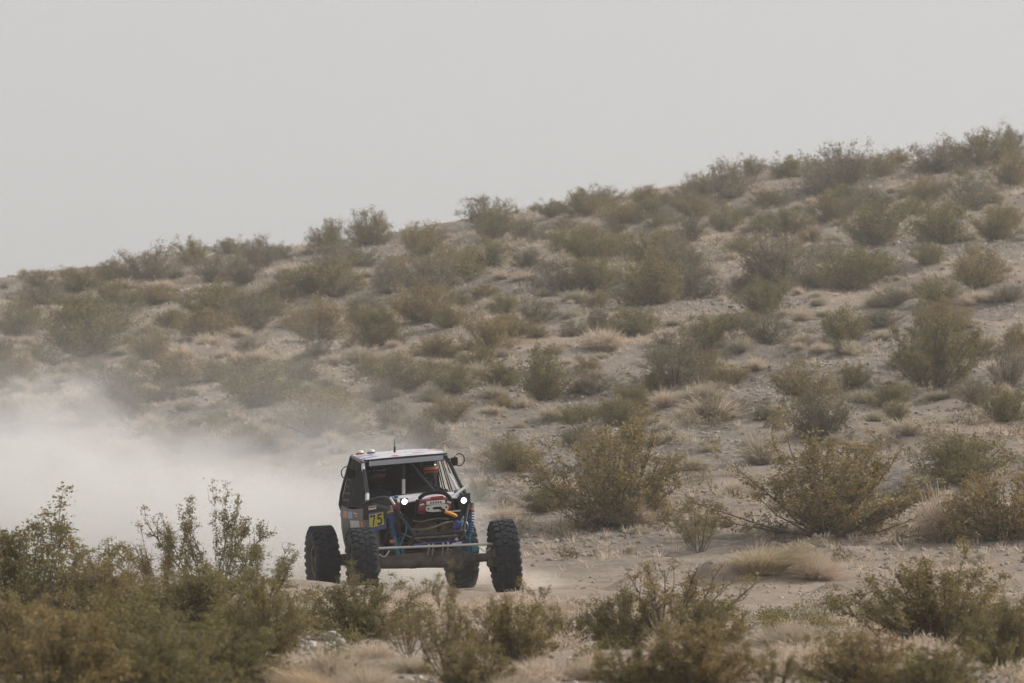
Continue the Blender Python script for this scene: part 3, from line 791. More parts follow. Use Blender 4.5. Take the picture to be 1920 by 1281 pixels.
    def build(s, name, mat, parent, smooth=True, label=None):
        me = bpy.data.meshes.new(name)
        me.from_pydata([tuple(ROLL @ (Vector(p) + OFFS[0])) for p in s.v] if s.body else s.v, [], s.f)
        me.materials.append(K[mat] if isinstance(mat, str) else mat)
        if smooth:
            me.polygons.foreach_set('use_smooth', [True] * len(me.polygons)); me.set_sharp_from_angle(angle=R(38))
        me.update()
        o = link(bpy.data.objects.new(name, me), parent)
        if label: o['label'] = label
        return o

car = link(bpy.data.objects.new("race_buggy", None))
car.location = (CAR[0], CAR[1], -.065)
car.rotation_euler = Euler((0, R(-2.8), YAW), 'XYZ')
tag(car, "dusty blue and orange tube-frame race buggy number 75 with huge tyres", "buggy")

# tube frame
fr = MB(); r0 = .024
for sgn in (-1, 1):
    fr.bend([(sgn * .585, 1.90, 1.875), (sgn * .60, 2.0, 1.895), (sgn * .565, 2.76, 1.955), (sgn * .585, 2.84, 1.92), (sgn * .71, 3.02, 1.30), (sgn * .45, 3.5, 1.12), (sgn * .40, 3.55, .85)], r0)
    fr.path([(sgn * .52, .15, 1.22), (sgn * .70, 1.13, 1.345)], r0)
    fr.path([(sgn * .58, 2.62, 1.93), (sgn * .71, 2.5, .64)], r0)
    fr.bend([(sgn * .34, -.30, .86), (sgn * .36, .1, .74), (sgn * .5, 1.0, .62), (sgn * .56, 2.4, .62), (sgn * .4, 3.5, .82)], r0)
    fr.path([(sgn * .50, .1, 1.24), (sgn * .46, .05, .74)], r0); fr.path([(sgn * .70, 1.13, 1.34), (sgn * .52, 1.0, .63)], r0)
    fr.path([(sgn * .50, .12, 1.2), (sgn * .56, .95, .64)], r0 * .85); fr.path([(sgn * .34, -.30, .86), (sgn * .50, .1, 1.22)], r0 * .9)
for pts in ([(-.60, 1.9, 1.885), (.60, 1.9, 1.885)], [(-.565, 2.78, 1.95), (.565, 2.78, 1.95)], [(-.70, 1.13, 1.34), (.70, 1.13, 1.34)], [(-.34, -.30, .86), (.34, -.30, .86)],
            [(-.46, .05, .75), (.46, .05, .75)], [(-.71, 3.02, 1.30), (.71, 3.02, 1.30)], [(-.40, 3.5, .84), (.40, 3.5, .84)], [(-.5, 1.0, .63), (.5, 1.0, .63)], [(-.58, 2.62, 1.6), (.58, 2.62, 1.2)]):
    fr.path(pts, r0)
fr.build("tube_frame", 'tube', car)
for sgn, lab in ((-1, None), (1, None)):
    pl = MB().path([(sgn * .70, 1.13, 1.34), (sgn * .66, 1.32, 1.47), (sgn * .62, 1.71, 1.74), (sgn * .585, 1.90, 1.875)], .026).build("windscreen_pillar", 'tube', car)
    if sgn < 0:
        MB().path([(-.697, 1.15, 1.353), (-.668, 1.285, 1.446)], .027).build("painted_highlight", 'pale', pl); MB().path([(-.625, 1.75, 1.775), (-.60, 1.865, 1.855)], .027).build("painted_highlight", 'pale', pl)  # pale sleeves paint the sunlit stretches of this pillar
    else:
        MB().path([(.60, 1.22, 1.40), (.555, 1.52, 1.62)], .018).build("painted_highlight", 'pale', pl)  # sun highlight on the pillar, painted as a thin pale sleeve
cb = MB().path([(-.02, 1.88, 1.87), (-.05, 1.80, 1.30)], .022).build("centre_brace", 'tube', car)
MB().path([(-.036, 1.826, 1.60), (-.05, 1.79, 1.34)], .025).build("painted_highlight", 'pale', cb)  # brightly lit lower half of the brace, put in as pale colour
MB().path([(.09, 1.88, 1.80), (.30, 1.14, 1.35)], .02).build("diagonal_brace", 'tube', car)

# roof
def roof(u, v, o):
    y = 1.86 + 1.0 * v; x = u * (.605 - .03 * v); z = 1.925 + .075 * v + .018 * math.sin(math.pi * v) - .02 * u ** 4
    return (x, y, z + o)
rf = MB().grid(roof, [-1 + i / 6 for i in range(13)], [i / 8 for i in range(9)], .022).build("roof_panel", 'livery', car)
MB().box((0, 1.857, 1.908), (1.2, .02, .022)).build("roof_edge", 'black', rf)
lb = MB().box((.0, 1.835, 1.858), (1.10, .055, .085), (0, 0, 0)).build("light_bar", 'black', car)
for k in range(18):
    MB().box((-.5015 + k * .059, 1.806, 1.858), (.0585, .012, .066), (0, 0, 0), .1).build("light_bar_cell", 'lens', lb)
for x, c in ((-.55, 'bright_red'), (-.39, 'blue')):
    d = MB().lathe([(0, .055), (.03, .055), (.05, .045), (.062, .02), (.064, 0)], Matrix.Translation((x, 2.35, 1.99)) @ Matrix.Rotation(R(-90), 4, 'Y'), 14).build("roof_dome", 'white', car)
    MB().lathe([(0, .057), (.022, .057)], Matrix.Translation((x, 2.35, 1.992)) @ Matrix.Rotation(R(-90), 4, 'Y'), 14).build("dome_band", c, d)
MB().path([(-.06, 2.3, 1.98), (-.06, 2.3, 2.06), (-.058, 2.3, 2.07), (-.055, 2.32, 2.18)], [.016, .014, .006, .003], 8).build("antenna", 'black', car)

# cabin shell
MB().poly([(-.58, 2.66, 1.92), (.56, 2.66, 1.92), (.66, 2.6, 1.25), (.55, 2.6, .64), (-.55, 2.6, .64), (-.68, 2.6, 1.25)], .02).build("rear_bulkhead", 'matte', car, False)
MB().poly([(-.52, 1.0, .61), (.52, 1.0, .61), (.56, 3.4, .66), (-.56, 3.4, .66)], .015).build("floor_pan", 'matte', car, False)
MB().poly([(-.66, 1.15, 1.32), (.66, 1.15, 1.32), (.5, 1.12, .63), (-.5, 1.12, .63)], .015).build("firewall", 'matte', car, False)
MB().box((0, 3.15, 1.0), (.8, .7, .5)).build("fuel_cell", 'matte', car)
da = MB().box((0, 1.34, 1.33), (1.22, .26, .10)).build("dashboard", 'matte', car)
MB().box((.02, 1.25, 1.385), (.42, .05, .05)).build("instrument_hood", 'steel', da)
for sgn in (-1, 1):
    st = MB().box((sgn * .34, 2.38, 1.28), (.46, .12, .86), (R(-8), 0, 0), .4).box((sgn * .34, 2.1, .84), (.46, .5, .14), (R(6), 0, 0), .4)
    so = st.build("seat", 'matte', car); MB().box((sgn * .34, 2.42, 1.70), (.30, .1, .16), (R(-8), 0, 0), .4).build("headrest", 'matte', so)
sw = MB().path([(.36 + .16 * math.cos(a * math.pi / 10), 1.62 - .06 * math.sin(a * math.pi / 10), 1.32 + .14 * math.sin(a * math.pi / 10)) for a in range(20)], .014, 6, True)
sw.path([(.20, 1.62, 1.32), (.52, 1.62, 1.32)], .012).path([(.36, 1.62, 1.32), (.36, 1.36, 1.22)], .016).build("steering_wheel", 'black', car)

# window net, in webbing straps, on the near side; a few straps on the far side
def win(sgn):
    def f(u, v, o):
        lo = Vector((sgn * .715, 1.20 + 1.80 * u, 1.25 + .03 * u)); hi = Vector((sgn * (.605 - .03 * u), 1.90 + .92 * u, 1.885 + .05 * u))
        p = lo.lerp(hi, v); p.x += sgn * o; return tuple(p)
    return f
nf = win(-1)
for k in range(11): MB().grid(nf, [k / 11 + .004, k / 11 + .074], [0, .5, 1], .004).build("net_strap", 'net', car, False)
for k in range(7): MB().grid(lambda u, v, o: nf(u, v, o - .006), [0, .5, 1], [k / 7 + .01, k / 7 + .115], .004).build("net_strap", 'net', car, False)
ff = win(1)
for k in (2, 4, 5, 7, 8, 10): MB().grid(ff, [k / 11 + .004, k / 11 + .05], [0, .5, 1], .004).build("net_strap", 'net', car, False)

# side panels
def A(b, z):
    return float(np.interp(b, [.95, 1.2, 1.9, 2.6, 2.95, 3.15], [.60, .69, .73, .76, .72, .58]) * np.interp(z, [.58, .75, 1.0, 1.2, 1.34], [.87, .95, 1.0, 1.0, .96]))
def ztop(b): return float(np.interp(b, [.95, 1.15, 1.5, 2.2, 2.7, 3.15], [1.14, 1.285, 1.25, 1.235, 1.28, 1.25]))
def side(sgn):
    def f(b, v, o):
        z = .60 + (ztop(b) - .60) * v
        return (sgn * (A(b, z) + o), b, z)
    return f
def decal(sgn, pts, off=.006):
    """small flat print following the side panel: list of (b, z)"""
    m = MB(); pts = [(.95 + (b - .95) * .9, min(z + .06, 1.26)) for b, z in pts]; V = [(sgn * (A(b, z) + off), b, z) for b, z in pts]
    return m.poly(V, .003)
bs = [.95 + 2.2 * i / 15 for i in range(16)]
for sgn in (-1, 1):
    sp = MB().grid(side(sgn), bs, [i / 7 for i in range(8)], .02).build("side_panel", 'grey', car)
    decal(sgn, [(3.16, 1.10), (2.93, 1.04), (2.86, 1.22), (3.0, 1.25)]).build("blue_stripe", 'blue', sp, False)
    decal(sgn, [(2.72, 1.06), (2.45, 1.06), (2.42, 1.15), (2.70, 1.16)]).build("orange_patch", 'orange', sp, False)
    decal(sgn, [(2.40, 1.05), (2.1, 1.05), (2.12, 1.15), (2.38, 1.15)]).build("light_blue_patch", 'sky', sp, False)
    decal(sgn, [(2.05, 1.135), (1.05, 1.065), (1.05, 1.045), (2.05, 1.125)]).build("white_line", 'white', sp, False)
    decal(sgn, [(1.98, 1.105), (1.05, 1.035), (1.05, .985), (1.98, 1.08)]).build("orange_stripe", 'orange', sp, False)
    decal(sgn, [(1.62, 1.03), (1.02, .95), (1.02, .86), (1.62, .86)], .005).build("blue_field", 'blue', sp, False)
    decal(sgn, [(1.60, 1.02), (1.08, .87), (1.60, .87)], .008).build("orange_wedge", 'orange', sp, False)
    lp = decal(sgn, [(2.3, 1.04), (1.68, 1.04), (1.68, .86), (2.22, .80)], .005).build("lettering_block", 'grey', sp, False)
    for k in range(8):
        b = 2.24 - k * .072
        decal(sgn, [(b, 1.03 - .01 * (k % 3)), (b - .045, 1.03 - .01 * (k % 2)), (b - .04, .87 - .015 * (k % 2)), (b + .004, .86)], .009).build("lettering_stroke", 'white', sp, False)

# black front cowl on both sides, hood between
for sgn in (-1, 1):
    cw = MB()
    top = [(.71, 1.12, 1.30), (.655, .98, 1.345), (.585, .80, 1.385), (.52, .62, 1.395), (.47, .42, 1.375), (.43, .22, 1.34)]
    bot = [(.71, 1.12, 1.10), (.66, .98, 1.10), (.60, .80, 1.10), (.54, .62, 1.10), (.50, .42, 1.12), (.47, .22, 1.13)]
    sx_ = -.055 if sgn < 0 else 0.
    top = [(p[0] - sx_, p[1], p[2]) for p in top]; bot = [(p[0] - sx_, p[1], p[2]) for p in bot]
    V = [(sgn * p[0], p[1], p[2]) for q in zip(top, bot) for p in q] + [(sgn * (p[0] - .02), p[1] + .01, p[2]) for q in zip(top, bot) for p in q]
    F = []
    for k in range(5):
        a = 2 * k; F += [(a, a + 1, a + 3, a + 2), (a + 12, a + 14, a + 15, a + 13), (a, a + 2, a + 14, a + 12), (a + 1, a + 13, a + 15, a + 3)]
    F += [(0, 12, 13, 1), (10, 11, 23, 22)]
    co = cw.add(V, F).build("front_cowl", 'black', car)
    MB().path([(sgn * p[0], p[1] - .005, p[2] + .01) for p in top], .018).build("cowl_rim", 'tube', co)
    if sgn < 0:
        MB().poly([(-.722, .93, 1.285), (-.65, .765, 1.295), (-.652, .77, 1.245), (-.724, .935, 1.235)], .004).build("sticker", 'white', co, False)
        MB().poly([(-.719, .915, 1.278), (-.661, .78, 1.286), (-.662, .783, 1.266), (-.72, .918, 1.258)], .006).build("sticker_band", 'red', co, False)
def hood(u, v, o):
    y = .12 + 1.0 * v; w = .40 + .25 * v
    return (u * w, y, 1.315 + .055 * v + .03 * (1 - u * u) + o)
ho = MB().grid(hood, [-1 + i / 5 for i in range(11)], [i / 6 for i in range(7)], .018).build("hood_panel", 'livery', car)
for sgn in (-1, 1):
    MB().lathe([(0, 0), (0, .028), (.035, .028), (.045, .015), (.046, 0)], Matrix.Translation((sgn * .42 - .02, .42, 1.375)) @ Matrix.Rotation(R(-90), 4, 'Y'), 10).build("hood_pin", 'cyan', ho)

# number plate
pc = Vector((-.655, .74, 1.095)); ux = Vector((.36, -.93, 0)).normalized(); uz = Vector((0, 0, 1)); nrm = ux.cross(uz).normalized()
if nrm.y > 0: nrm = -nrm
q = Matrix.Rotation(R(6), 3, nrm); 
if (q @ ux).z < 0: q = Matrix.Rotation(R(-6), 3, nrm)
ux, uz = q @ ux, q @ uz
def onp(x, z, o=0.): return tuple(pc + ux * x + uz * z + nrm * o)
def flat(pts, th, o): return MB().poly([onp(x, z, o) for x, z in pts], th)
flat([(-.23, -.14), (.22, -.15), (.24, .09), (-.20, .12)], .006, -.012).build("plate_backing", 'blue', car, False)
npl = flat([(-.185, -.088), (.185, -.088), (.178, .088), (-.178, .088)], .006, .0).build("number_plate", 'yellow', car, False, "yellow number plate reading 75")
def stroke(pts, w, o):
    m = MB()
    for (x0, z0), (x1, z1) in zip(pts, pts[1:]):
        dx, dz = x1 - x0, z1 - z0; L = math.hypot(dx, dz); px_, pz_ = -dz / L * w, dx / L * w; ex, ez = dx / L * w * .5, dz / L * w * .5
        m.poly([onp(x0 - ex + px_, z0 - ez + pz_, o), onp(x1 + ex + px_, z1 + ez + pz_, o), onp(x1 + ex - px_, z1 + ez - pz_, o), onp(x0 - ex - px_, z0 - ez - pz_, o)], .003)
        o += .0006
    return m
stroke([(-.145, .062), (-.03, .062), (-.06, .0), (-.085, -.068)], .0135, .006).build("digit_seven", 'ink', npl, False)
stroke([(.142, .062), (.052, .062), (.045, .006), (.085, .018), (.125, .004), (.140, -.028), (.125, -.056), (.085, -.068), (.04, -.056)], .0135, .006).build("digit_five", 'ink', npl, False)

OFFS[0] = Vector((0, .33, 0))
# nose: winch hoop, winch, fairlead, strap, lights
MB().bend([(-.27, -.30, 1.06), (-.25, -.31, 1.22), (-.22, -.31, 1.33), (-.11, -.31, 1.41), (.10, -.31, 1.413), (.21, -.31, 1.345), (.26, -.31, 1.22), (.27, -.30, 1.06)], .028, 10).build("winch_hoop", 'matte', car)
wi = MB().lathe([(-.24, 0), (-.24, .085), (-.13, .095), (-.12, .06), (.12, .06), (.13, .095), (.22, .085), (.22, 0)], Matrix.Translation((0.02, -.25, 1.225)), 18).build("winch", 'red', car)
MB().box((0.02, -.27, 1.32), (.36, .12, .025), (R(12), 0, 0)).build("winch_tie_plate", 'red', wi); MB().box((.05, -.30, 1.345), (.17, .05, .038)).build("winch_grip", 'bright_red', wi)
MB().box((.02, -.345, 1.283), (.26, .012, .05)).build("winch_badge", 'white', wi)
for k in range(5): MB().box((-.05 + k * .035, -.3525, 1.283), (.02, .004, .026)).build("badge_mark", 'tube', wi, False)
for x in (-.19, .19): MB().box((x + .02, -.335, 1.27), (.06, .008, .02), (0, .4 if x > 0 else -.2, 0)).build("winch_sticker", 'white', wi, False)
ring = [(.16 * math.copysign(abs(math.cos(a)) ** .75, math.cos(a)), .05 * math.copysign(abs(math.sin(a)) ** .6, math.sin(a))) for a in [2 * math.pi * i / 28 for i in range(28)]]
V = []
for o_ in (-.40, -.37):
    V += [(x + .03, o_, 1.205 + z) for x, z in ring] + [(x * .42 + .03, o_, 1.205 + z * .36) for x, z in ring]
F = []
for i in range(28):
    j = (i + 1) % 28
    F += [(i, j, 28 + j, 28 + i), (56 + j, 56 + i, 84 + i, 84 + j), (j, i, 56 + i, 56 + j), (28 + i, 28 + j, 84 + j, 84 + i)]
fl_ = MB().add(V, F).build("fairlead", 'silver', car)
for x in (-.125, .125): MB().lathe([(0, 0), (0, .014), (.008, .014), (.009, 0)], Matrix.Translation((x + .03, -.401, 1.205)) @ Matrix.Rotation(R(-90), 4, 'Z') @ Matrix.Rotation(R(180), 4, 'Z'), 8).build("fairlead_bolt", 'matte', fl_)
MB().box((.03, -.362, 1.205), (.2, .01, .06)).build("fairlead_slot", 'matte', fl_)
sr = MB().bend([(.06, -.40, 1.20), (.11, -.44, 1.17), (.14, -.44, 1.14)], .016).build("winch_hook", 'matte', car)
MB().bend([(.12, -.44, 1.155), (.17, -.44, 1.13), (.24, -.42, 1.10), (.30, -.38, 1.07)], [.014] + [.026] * 10 + [.02] * 2, 8).build("hook_strap", 'strap', car)
MB().box((.29, -.32, 1.14), (.16, .05, .018)).build("bumper_tab", 'silver', car)
for sgn in (-1, 1):
    hz = 1.33 if sgn < 0 else 1.275
    hl = MB().box((sgn * .415, -.3, hz), (.105, .07, .095)).build("headlight", 'black', car)
    MB().lathe([(0, .036), (.012, .042), (.016, .046), (.0, .048)], Matrix.Translation((sgn * .415, -.336, hz)) @ Matrix.Rotation(R(-90), 4, 'Z'), 18).build("bezel", 'black', hl)
    for dx in (0.,): MB().lathe([(0, 0), (0, .034), (.008, .031), (.015, .017), (.017, 0)], Matrix.Translation((sgn * .415 + dx, -.336, hz)) @ Matrix.Rotation(R(-90), 4, 'Z'), 14).build("lens", 'beam', hl)
    MB().path([(sgn * .41, -.27, 1.3), (sgn * .42, -.1, 1.26), (sgn * .46, .1, 1.2)], .014).build("lamp_bracket", 'black', hl)
MB().path([(-.57, -.1, 1.40), (-.50, -.14, 1.275)], .017).build("strut_bar", 'pale', car); MB().path([(-.49, -.15, 1.26), (-.42, -.18, 1.13)], .016).build("strut_bar", 'pale', car)
MB().path([(.27, -.15, 1.315), (.50, -.05, 1.45)], .02).build("strut_bar", 'pale', car)
MB().poly([(-0.545, -0.240, 1.300), (-0.460, -0.250, 1.310), (-0.460, -0.250, 1.150), (-0.490, -0.250, 1.130)], .006).build("gusset_plate", 'red', car, False)
gp = MB().poly([(0.350, -0.240, 1.330), (0.540, -0.180, 1.370), (0.560, -0.160, 1.060), (0.380, -0.220, 1.080)], .008).build("gusset_plate", 'tube', car, False)
MB().poly([(0.300, -0.270, 1.160), (0.550, -0.200, 1.170), (0.530, -0.200, 1.060), (0.340, -0.270, 1.050)], .006).build("gusset_plate", 'tube', car, False)

OFFS[0] = Vector((0, 0, 0))
# engine bay behind the nose
eb = MB().box((0, .72, .95), (.46, .5, .36)).box((0, .42, 1.06), (.34, .16, .16)).box((.0, .36, .82), (.5, .1, .12)).build("engine", 'matte', car)
MB().lathe([(-.03, 0), (-.03, .1), (.03, .1), (.03, 0)], Matrix.Translation((-.02, .4, .86)) @ Matrix.Rotation(R(90), 4, 'Z'), 16).build("pulley", 'matte', eb)
MB().bend([(-.34, .0, .95), (-.2, -.06, .925), (-.02, -.06, .945), (.12, -.04, .985), (.26, .0, 1.0)], .017).build("hose", 'brown', car); MB().bend([(-.30, -.02, 1.06), (-.2, -.08, 1.035), (-.1, -.06, 1.05), (.05, -.03, 1.06), (.2, .0, 1.04)], .011).build("hose", 'brown', car)
MB().bend([(-.36, .1, 1.0), (-.28, .05, .86), (-.1, .05, .78), (.1, .1, .84)], .014).build("hose", 'matte', car)
MB().box((0, .2, 1.06), (.62, .06, .1)).build("radiator_support", 'matte', car)
MB().poly([(.16, .18, .96), (.40, .18, .96), (.38, .2, .74), (.1, .2, .74)], .02).build("skid_plate", 'brown', car, False)
MB().box((.30, -.02, .95), (.085, .08, .13), (0, .25, 0), .3).build("reservoir", 'blue', car); MB().box((.385, .0, .965), (.06, .06, .08), (0, -.2, 0), .3).build("reservoir", 'sky', car)
MB().box((.40, -.02, .86), (.085, .06, .055), (0, .6, 0), .35).build("limit_strap", 'orange', car); MB().box((-.60, -.02, .80), (.07, .05, .05), (0, .2, 0), .3).build("limit_strap", 'orange', car)

for k, (p, q, rr_, mt) in enumerate([((-.44, .08, 1.02), (.44, .08, 1.06), .014, 'tube'), ((-.42, .06, 1.16), (-.12, .12, .76), .015, 'tube'), ((.42, .06, 1.16), (.14, .12, .76), .015, 'tube'), ((-.30, -.1, .82), (.34, -.1, .80), .017, 'steel'),
        ((-.46, .02, .90), (-.10, .0, .72), .013, 'steel'), ((.44, .02, .92), (.18, .0, .74), .013, 'steel')]):
    MB().path([p, q], rr_).build("nose_tube", mt, car)
for pts, mt in (([(-.44, .0, 1.10), (-.40, -.05, .95), (-.46, -.04, .80), (-.52, -.05, .70)], 'cyan'), ([(.40, .0, 1.06), (.46, -.06, .92), (.42, -.05, .80), (.50, -.06, .72)], 'cyan'), ([(-.2, .0, .86), (-.1, -.08, .80), (.05, -.06, .83), (.16, -.05, .78)], 'matte'), ([(.22, .0, .9), (.28, -.06, .82), (.36, -.06, .78)], 'blue')):
    MB().bend(pts, .009, 6).build("hose", mt, car)
MB().box((-.06, .3, .93), (.30, .05, .17)).build("oil_cooler", 'steel', car)
# coilover shocks
def shock(x0, z0, x1, z1, b0, b1, coil=True, spring='blue'):
    p0, p1 = Vector((x0, b0, z0)), Vector((x1, b1, z1)); d = p1 - p0
    s_ = MB(False).path([p0, p0 + d * .5], .034, 10).path([p0 + d * .48, p1], .016, 8).build("shock", 'cyan', car)
    MB(False).path([p1 - d * .01, p1 - d * .16], .038, 10).build("shock_cap", 'steel', s_)
    if coil:
        n_ = 9 * 14; u = d.cross(Vector((0, 1, 0))).normalized(); w = d.normalized().cross(u)
        MB(False).path([p0 + d * (.42 + .44 * i / n_) + (u * math.cos(i * 2 * math.pi / 14) + w * math.sin(i * 2 * math.pi / 14)) * .044 for i in range(n_ + 1)], .009, 5).build("coil_spring", spring, s_)
        MB(False).path([p0 + d * .865, p0 + d * .885], .05, 12).build("spring_perch", 'strap', s_)
    return s_
shock(-.50, .54, -.55, 1.27, -.02, .14); shock(.50, .54, .60, 1.25, -.02, .14)
shock(-.40, .55, -.44, 1.12, .10, .22, False); shock(.40, .55, .46, 1.08, .10, .22, False)
shock(-.52, .54, -.58, 1.28, 2.8, 2.95); shock(.52, .54, .58, 1.28, 2.8, 2.95)

# axles
def axle(b, front):
    ax = MB(False).path([(-.86, b, .5), (.86, b, .5)], .055, 12)
    sec = [(-.80, .10, .055), (-.52, .125, .075), (-.10, .14, .095), (.12, .16, .115), (.30, .175, .125), (.46, .125, .095), (.62, .075, .055), (.80, .07, .06)]
    V, F = [], []
    for x, h, d in sec:
        V += [(x, b + d * 1.1 * math.cos(a), .5 - .02 + h * math.sin(a) * (.62 if math.sin(a) < 0 else .95)) for a in [math.pi * (i + .5) / 6 for i in range(12)]]
    for i in range(len(sec) - 1): F += [(i * 12 + j, i * 12 + (j + 1) % 12, (i + 1) * 12 + (j + 1) % 12, (i + 1) * 12 + j) for j in range(12)]
    o = ax.add(V, F).build("axle", 'axle', car)
    MB(False).lathe([(-.15, .03), (-.14, .10), (-.05, .15), (.06, .155), (.12, .10), (.2, .06), (.3, .05)], Matrix.Translation((.30, b, .47)) @ Matrix.Rotation(R(90), 4, 'Z'), 18).build("differential", 'axle', o)
    MB(False).poly([(-.55, b - .06, .60), (.20, b - .06, .62), (.44, b - .06, .58), (.2, b - .06, .54), (-.6, b - .06, .54)], .03).build("axle_truss", 'axle', o, False)
    for s_ in (-1, 1):
        MB(False).box((s_ * .80, b, .5), (.10, .15, .30), (0, 0, 0), .3).lathe([(0, 0), (0, .14), (s_ * .02, .14), (s_ * .02, 0)], Matrix.Translation((s_ * .85, b, .5)), 22).box((s_ * .84, b - .12, .55), (.07, .08, .14), (0, 0, 0), .3).build("knuckle", 'steel', o)
    return o
axle(0., True); axle(2.78, False)
tr = MB(False).path([(-.80, -.2, .70), (.0, -.21, .69), (.80, -.2, .68)], .02, 10).build("tie_rod", 'silver', car)
for x in (-.80, .80): MB(False).box((x, -.13, .69 if x < 0 else .67), (.06, .16, .05), (0, 0, 0), .3).build("steering_arm", 'steel', tr)
ram = MB(False).path([(-.16, -.19, .69), (.22, -.19, .705)], .03, 12).build("steering_ram", 'tube', car)
for x in (-.10, -.04, .10, .17): MB(False).path([(x - .012, -.19, .69 + .04 * (x + .1)), (x + .012, -.19, .69 + .04 * (x + .1))], .037, 12).path([(x, -.19, .67), (x, -.12, .57)], .012, 6).build("ram_clamp", 'silver', ram)
MB(False).path([(.22, -.19, .705), (.36, -.18, .72)], .014).build("ram_rod", 'silver', ram); MB(False).path([(-.30, -.17, .72), (.30, -.15, .745)], .012).build("hydraulic_line", 'blue', ram)
for x, z in ((.29, .86), (.31, .76)): MB(False).box((x, -.12, z), (.05, .05, .06), (0, .2, 0), .35).build("rod_end", 'silver', ram)
MB(False).lathe([(-.05, 0), (-.05, .05), (.05, .05), (.05, 0)], Matrix.Translation((.56, -.12, .61)), 14).build("bump_stop", 'cyan', car)
for sgn in (-1, 1):
    MB(False).path([(sgn * .42, .05, .46), (sgn * .36, 1.25, .62)], .028).build("suspension_link", 'tube', car); MB(False).path([(sgn * .5, 2.72, .46), (sgn * .42, 1.6, .60)], .032).build("suspension_link", 'tube', car)
    MB(False).bend([(sgn * .62, -.05, .66), (sgn * .70, -.1, .58), (sgn * .78, -.1, .62)], .008, 6).build("brake_line", 'white', car)
MB(False).path([(.1, .1, .5), (.05, 1.2, .72)], .035).build("drive_shaft", 'steel', car)

# mirrors with ring guards
def mirror(x, y, z, sgn):
    m = MB().box((x, y, z), (.10, .04, .12), (0, 0, 0), .3).build("mirror", 'matte', car)
    MB().path([(x + sgn * .07 + .075 * math.cos(a * math.pi / 9), y, z + .02 + .085 * math.sin(a * math.pi / 9)) for a in range(18)], .009, 6, True).build("mirror_ring", 'tube', m)
    MB().path([(x, y, z + .03), (x - sgn * .14, y + .06, z + .05)], .011, 6).build("mirror_arm", 'tube', m)
mirror(.675, 1.74, 1.79, 1); mirror(-.755, 1.95, 1.74, -1)

# wheels: rim with tyre, tread blocks, beadlock ring and hub
RT, WT = .5, .33
tp = [(-.105, .222), (-.135, .235), (-.158, .30), (-.165, .37), (-.158, .43), (-.142, .462), (-.11, .478), (0, .482), (.11, .478), (.142, .462), (.158, .43), (.165, .37), (.158, .30), (.135, .235), (.105, .222), (-.105, .222)]
def mesh_of(m, name, mat):
    me = bpy.data.meshes.new(name); me.from_pydata(m.v, [], m.f); me.materials.append(K[mat])
    me.polygons.foreach_set('use_smooth', [True] * len(me.polygons)); me.set_sharp_from_angle(angle=R(38)); me.update(); return me
tyre_me = mesh_of(MB(False).lathe(tp, None, 56), "tyre", 'rubber')
tb = MB(False); nb = 26; rr = random.Random(3)
for k in range(nb):
    a = 2 * math.pi * k / nb
    for x, w, off, tw in ((-.112, .07, 0, .18), (-.04, .06, .35, -.25), (.035, .06, .75, .25), (.112, .07, .5, -.18)):
        aa = a + off * 2 * math.pi / nb
        L = .085 if abs(x) < .1 else .075
        tb.box((x, .481 * -math.sin(aa), .481 * math.cos(aa)), (w, L, .04), (0, 0, 0), .12) if False else None
        m = Matrix.Rotation(aa, 4, 'X') @ Matrix.Translation((x, 0, .483)) @ Matrix.Rotation(tw, 4, 'Z')
        t_ = MB(False).box((0, 0, 0), (w, L, .026)); tb.add([m @ Vector(p) for p in t_.v], t_.f)
    for sg in (-1, 1):
        m = Matrix.Rotation(a + (.5 if sg > 0 else 0) * 2 * math.pi / nb, 4, 'X') @ Matrix.Translation((sg * .152, 0, .452)) @ Matrix.Rotation(sg * R(62), 4, 'Y')
        t_ = MB(False).box((0, 0, 0), (.055, .06, .026)); tb.add([m @ Vector(p) for p in t_.v], t_.f)
tread_me = mesh_of(tb, "tread_blocks", 'rubber')
rp = [(-.10, .225), (-.105, .215), (-.09, .20), (-.05, .19), (.05, .185), (.09, .2), (.105, .215), (.10, .225)]
rim = MB(False).lathe(rp, None, 36).lathe([(-.045, .188), (-.06, .15), (-.055, .09), (-.075, .07), (-.075, 0)], None, 36).lathe([(-.035, .188), (-.05, .15), (-.045, .09), (-.04, .07), (-.04, 0)], None, 36)
rim_me = mesh_of(rim, "wheel", 'steel')
bl = MB(False).lathe([(-.108, .185), (-.122, .19), (-.124, .222), (-.108, .228), (-.108, .185)], None, 36)
for k in range(16):
    a = k * math.pi / 8; bl.box((-.126, .207 * math.cos(a), .207 * math.sin(a)), (.01, .014, .014), (a, 0, 0))
bead_me = mesh_of(bl, "beadlock_ring", 'brown')
hub_me = mesh_of(MB(False).lathe([(-.075, .06), (-.11, .055), (-.12, .03), (-.12, 0)], None, 16), "hub", 'axle')
def wheel(x, b, steer, sgn, spin, label, camber=0.):
    w = link(bpy.data.objects.new("wheel", rim_me), car)
    w.location = (x, b, .5); w.rotation_euler = Euler((spin, camber, steer + (0 if sgn < 0 else math.pi)), 'XYZ')
    w['label'] = label
    for nm, me in (("tyre", tyre_me), ("tread_blocks", tread_me), ("beadlock_ring", bead_me), ("hub", hub_me)): link(bpy.data.objects.new(nm, me), w)
wheel(-1.0, 0, R(-4), -1, .3, "front wheel under the number plate"); wheel(1.0, 0, R(-5), 1, .9, "front wheel standing clear at right", R(3))
wheel(-1.0, 2.78, 0, -1, 1.7, "rear wheel beside the dust cloud"); wheel(1.0, 2.78, 0, 1, 2.2, "rear wheel half hidden behind the axle")

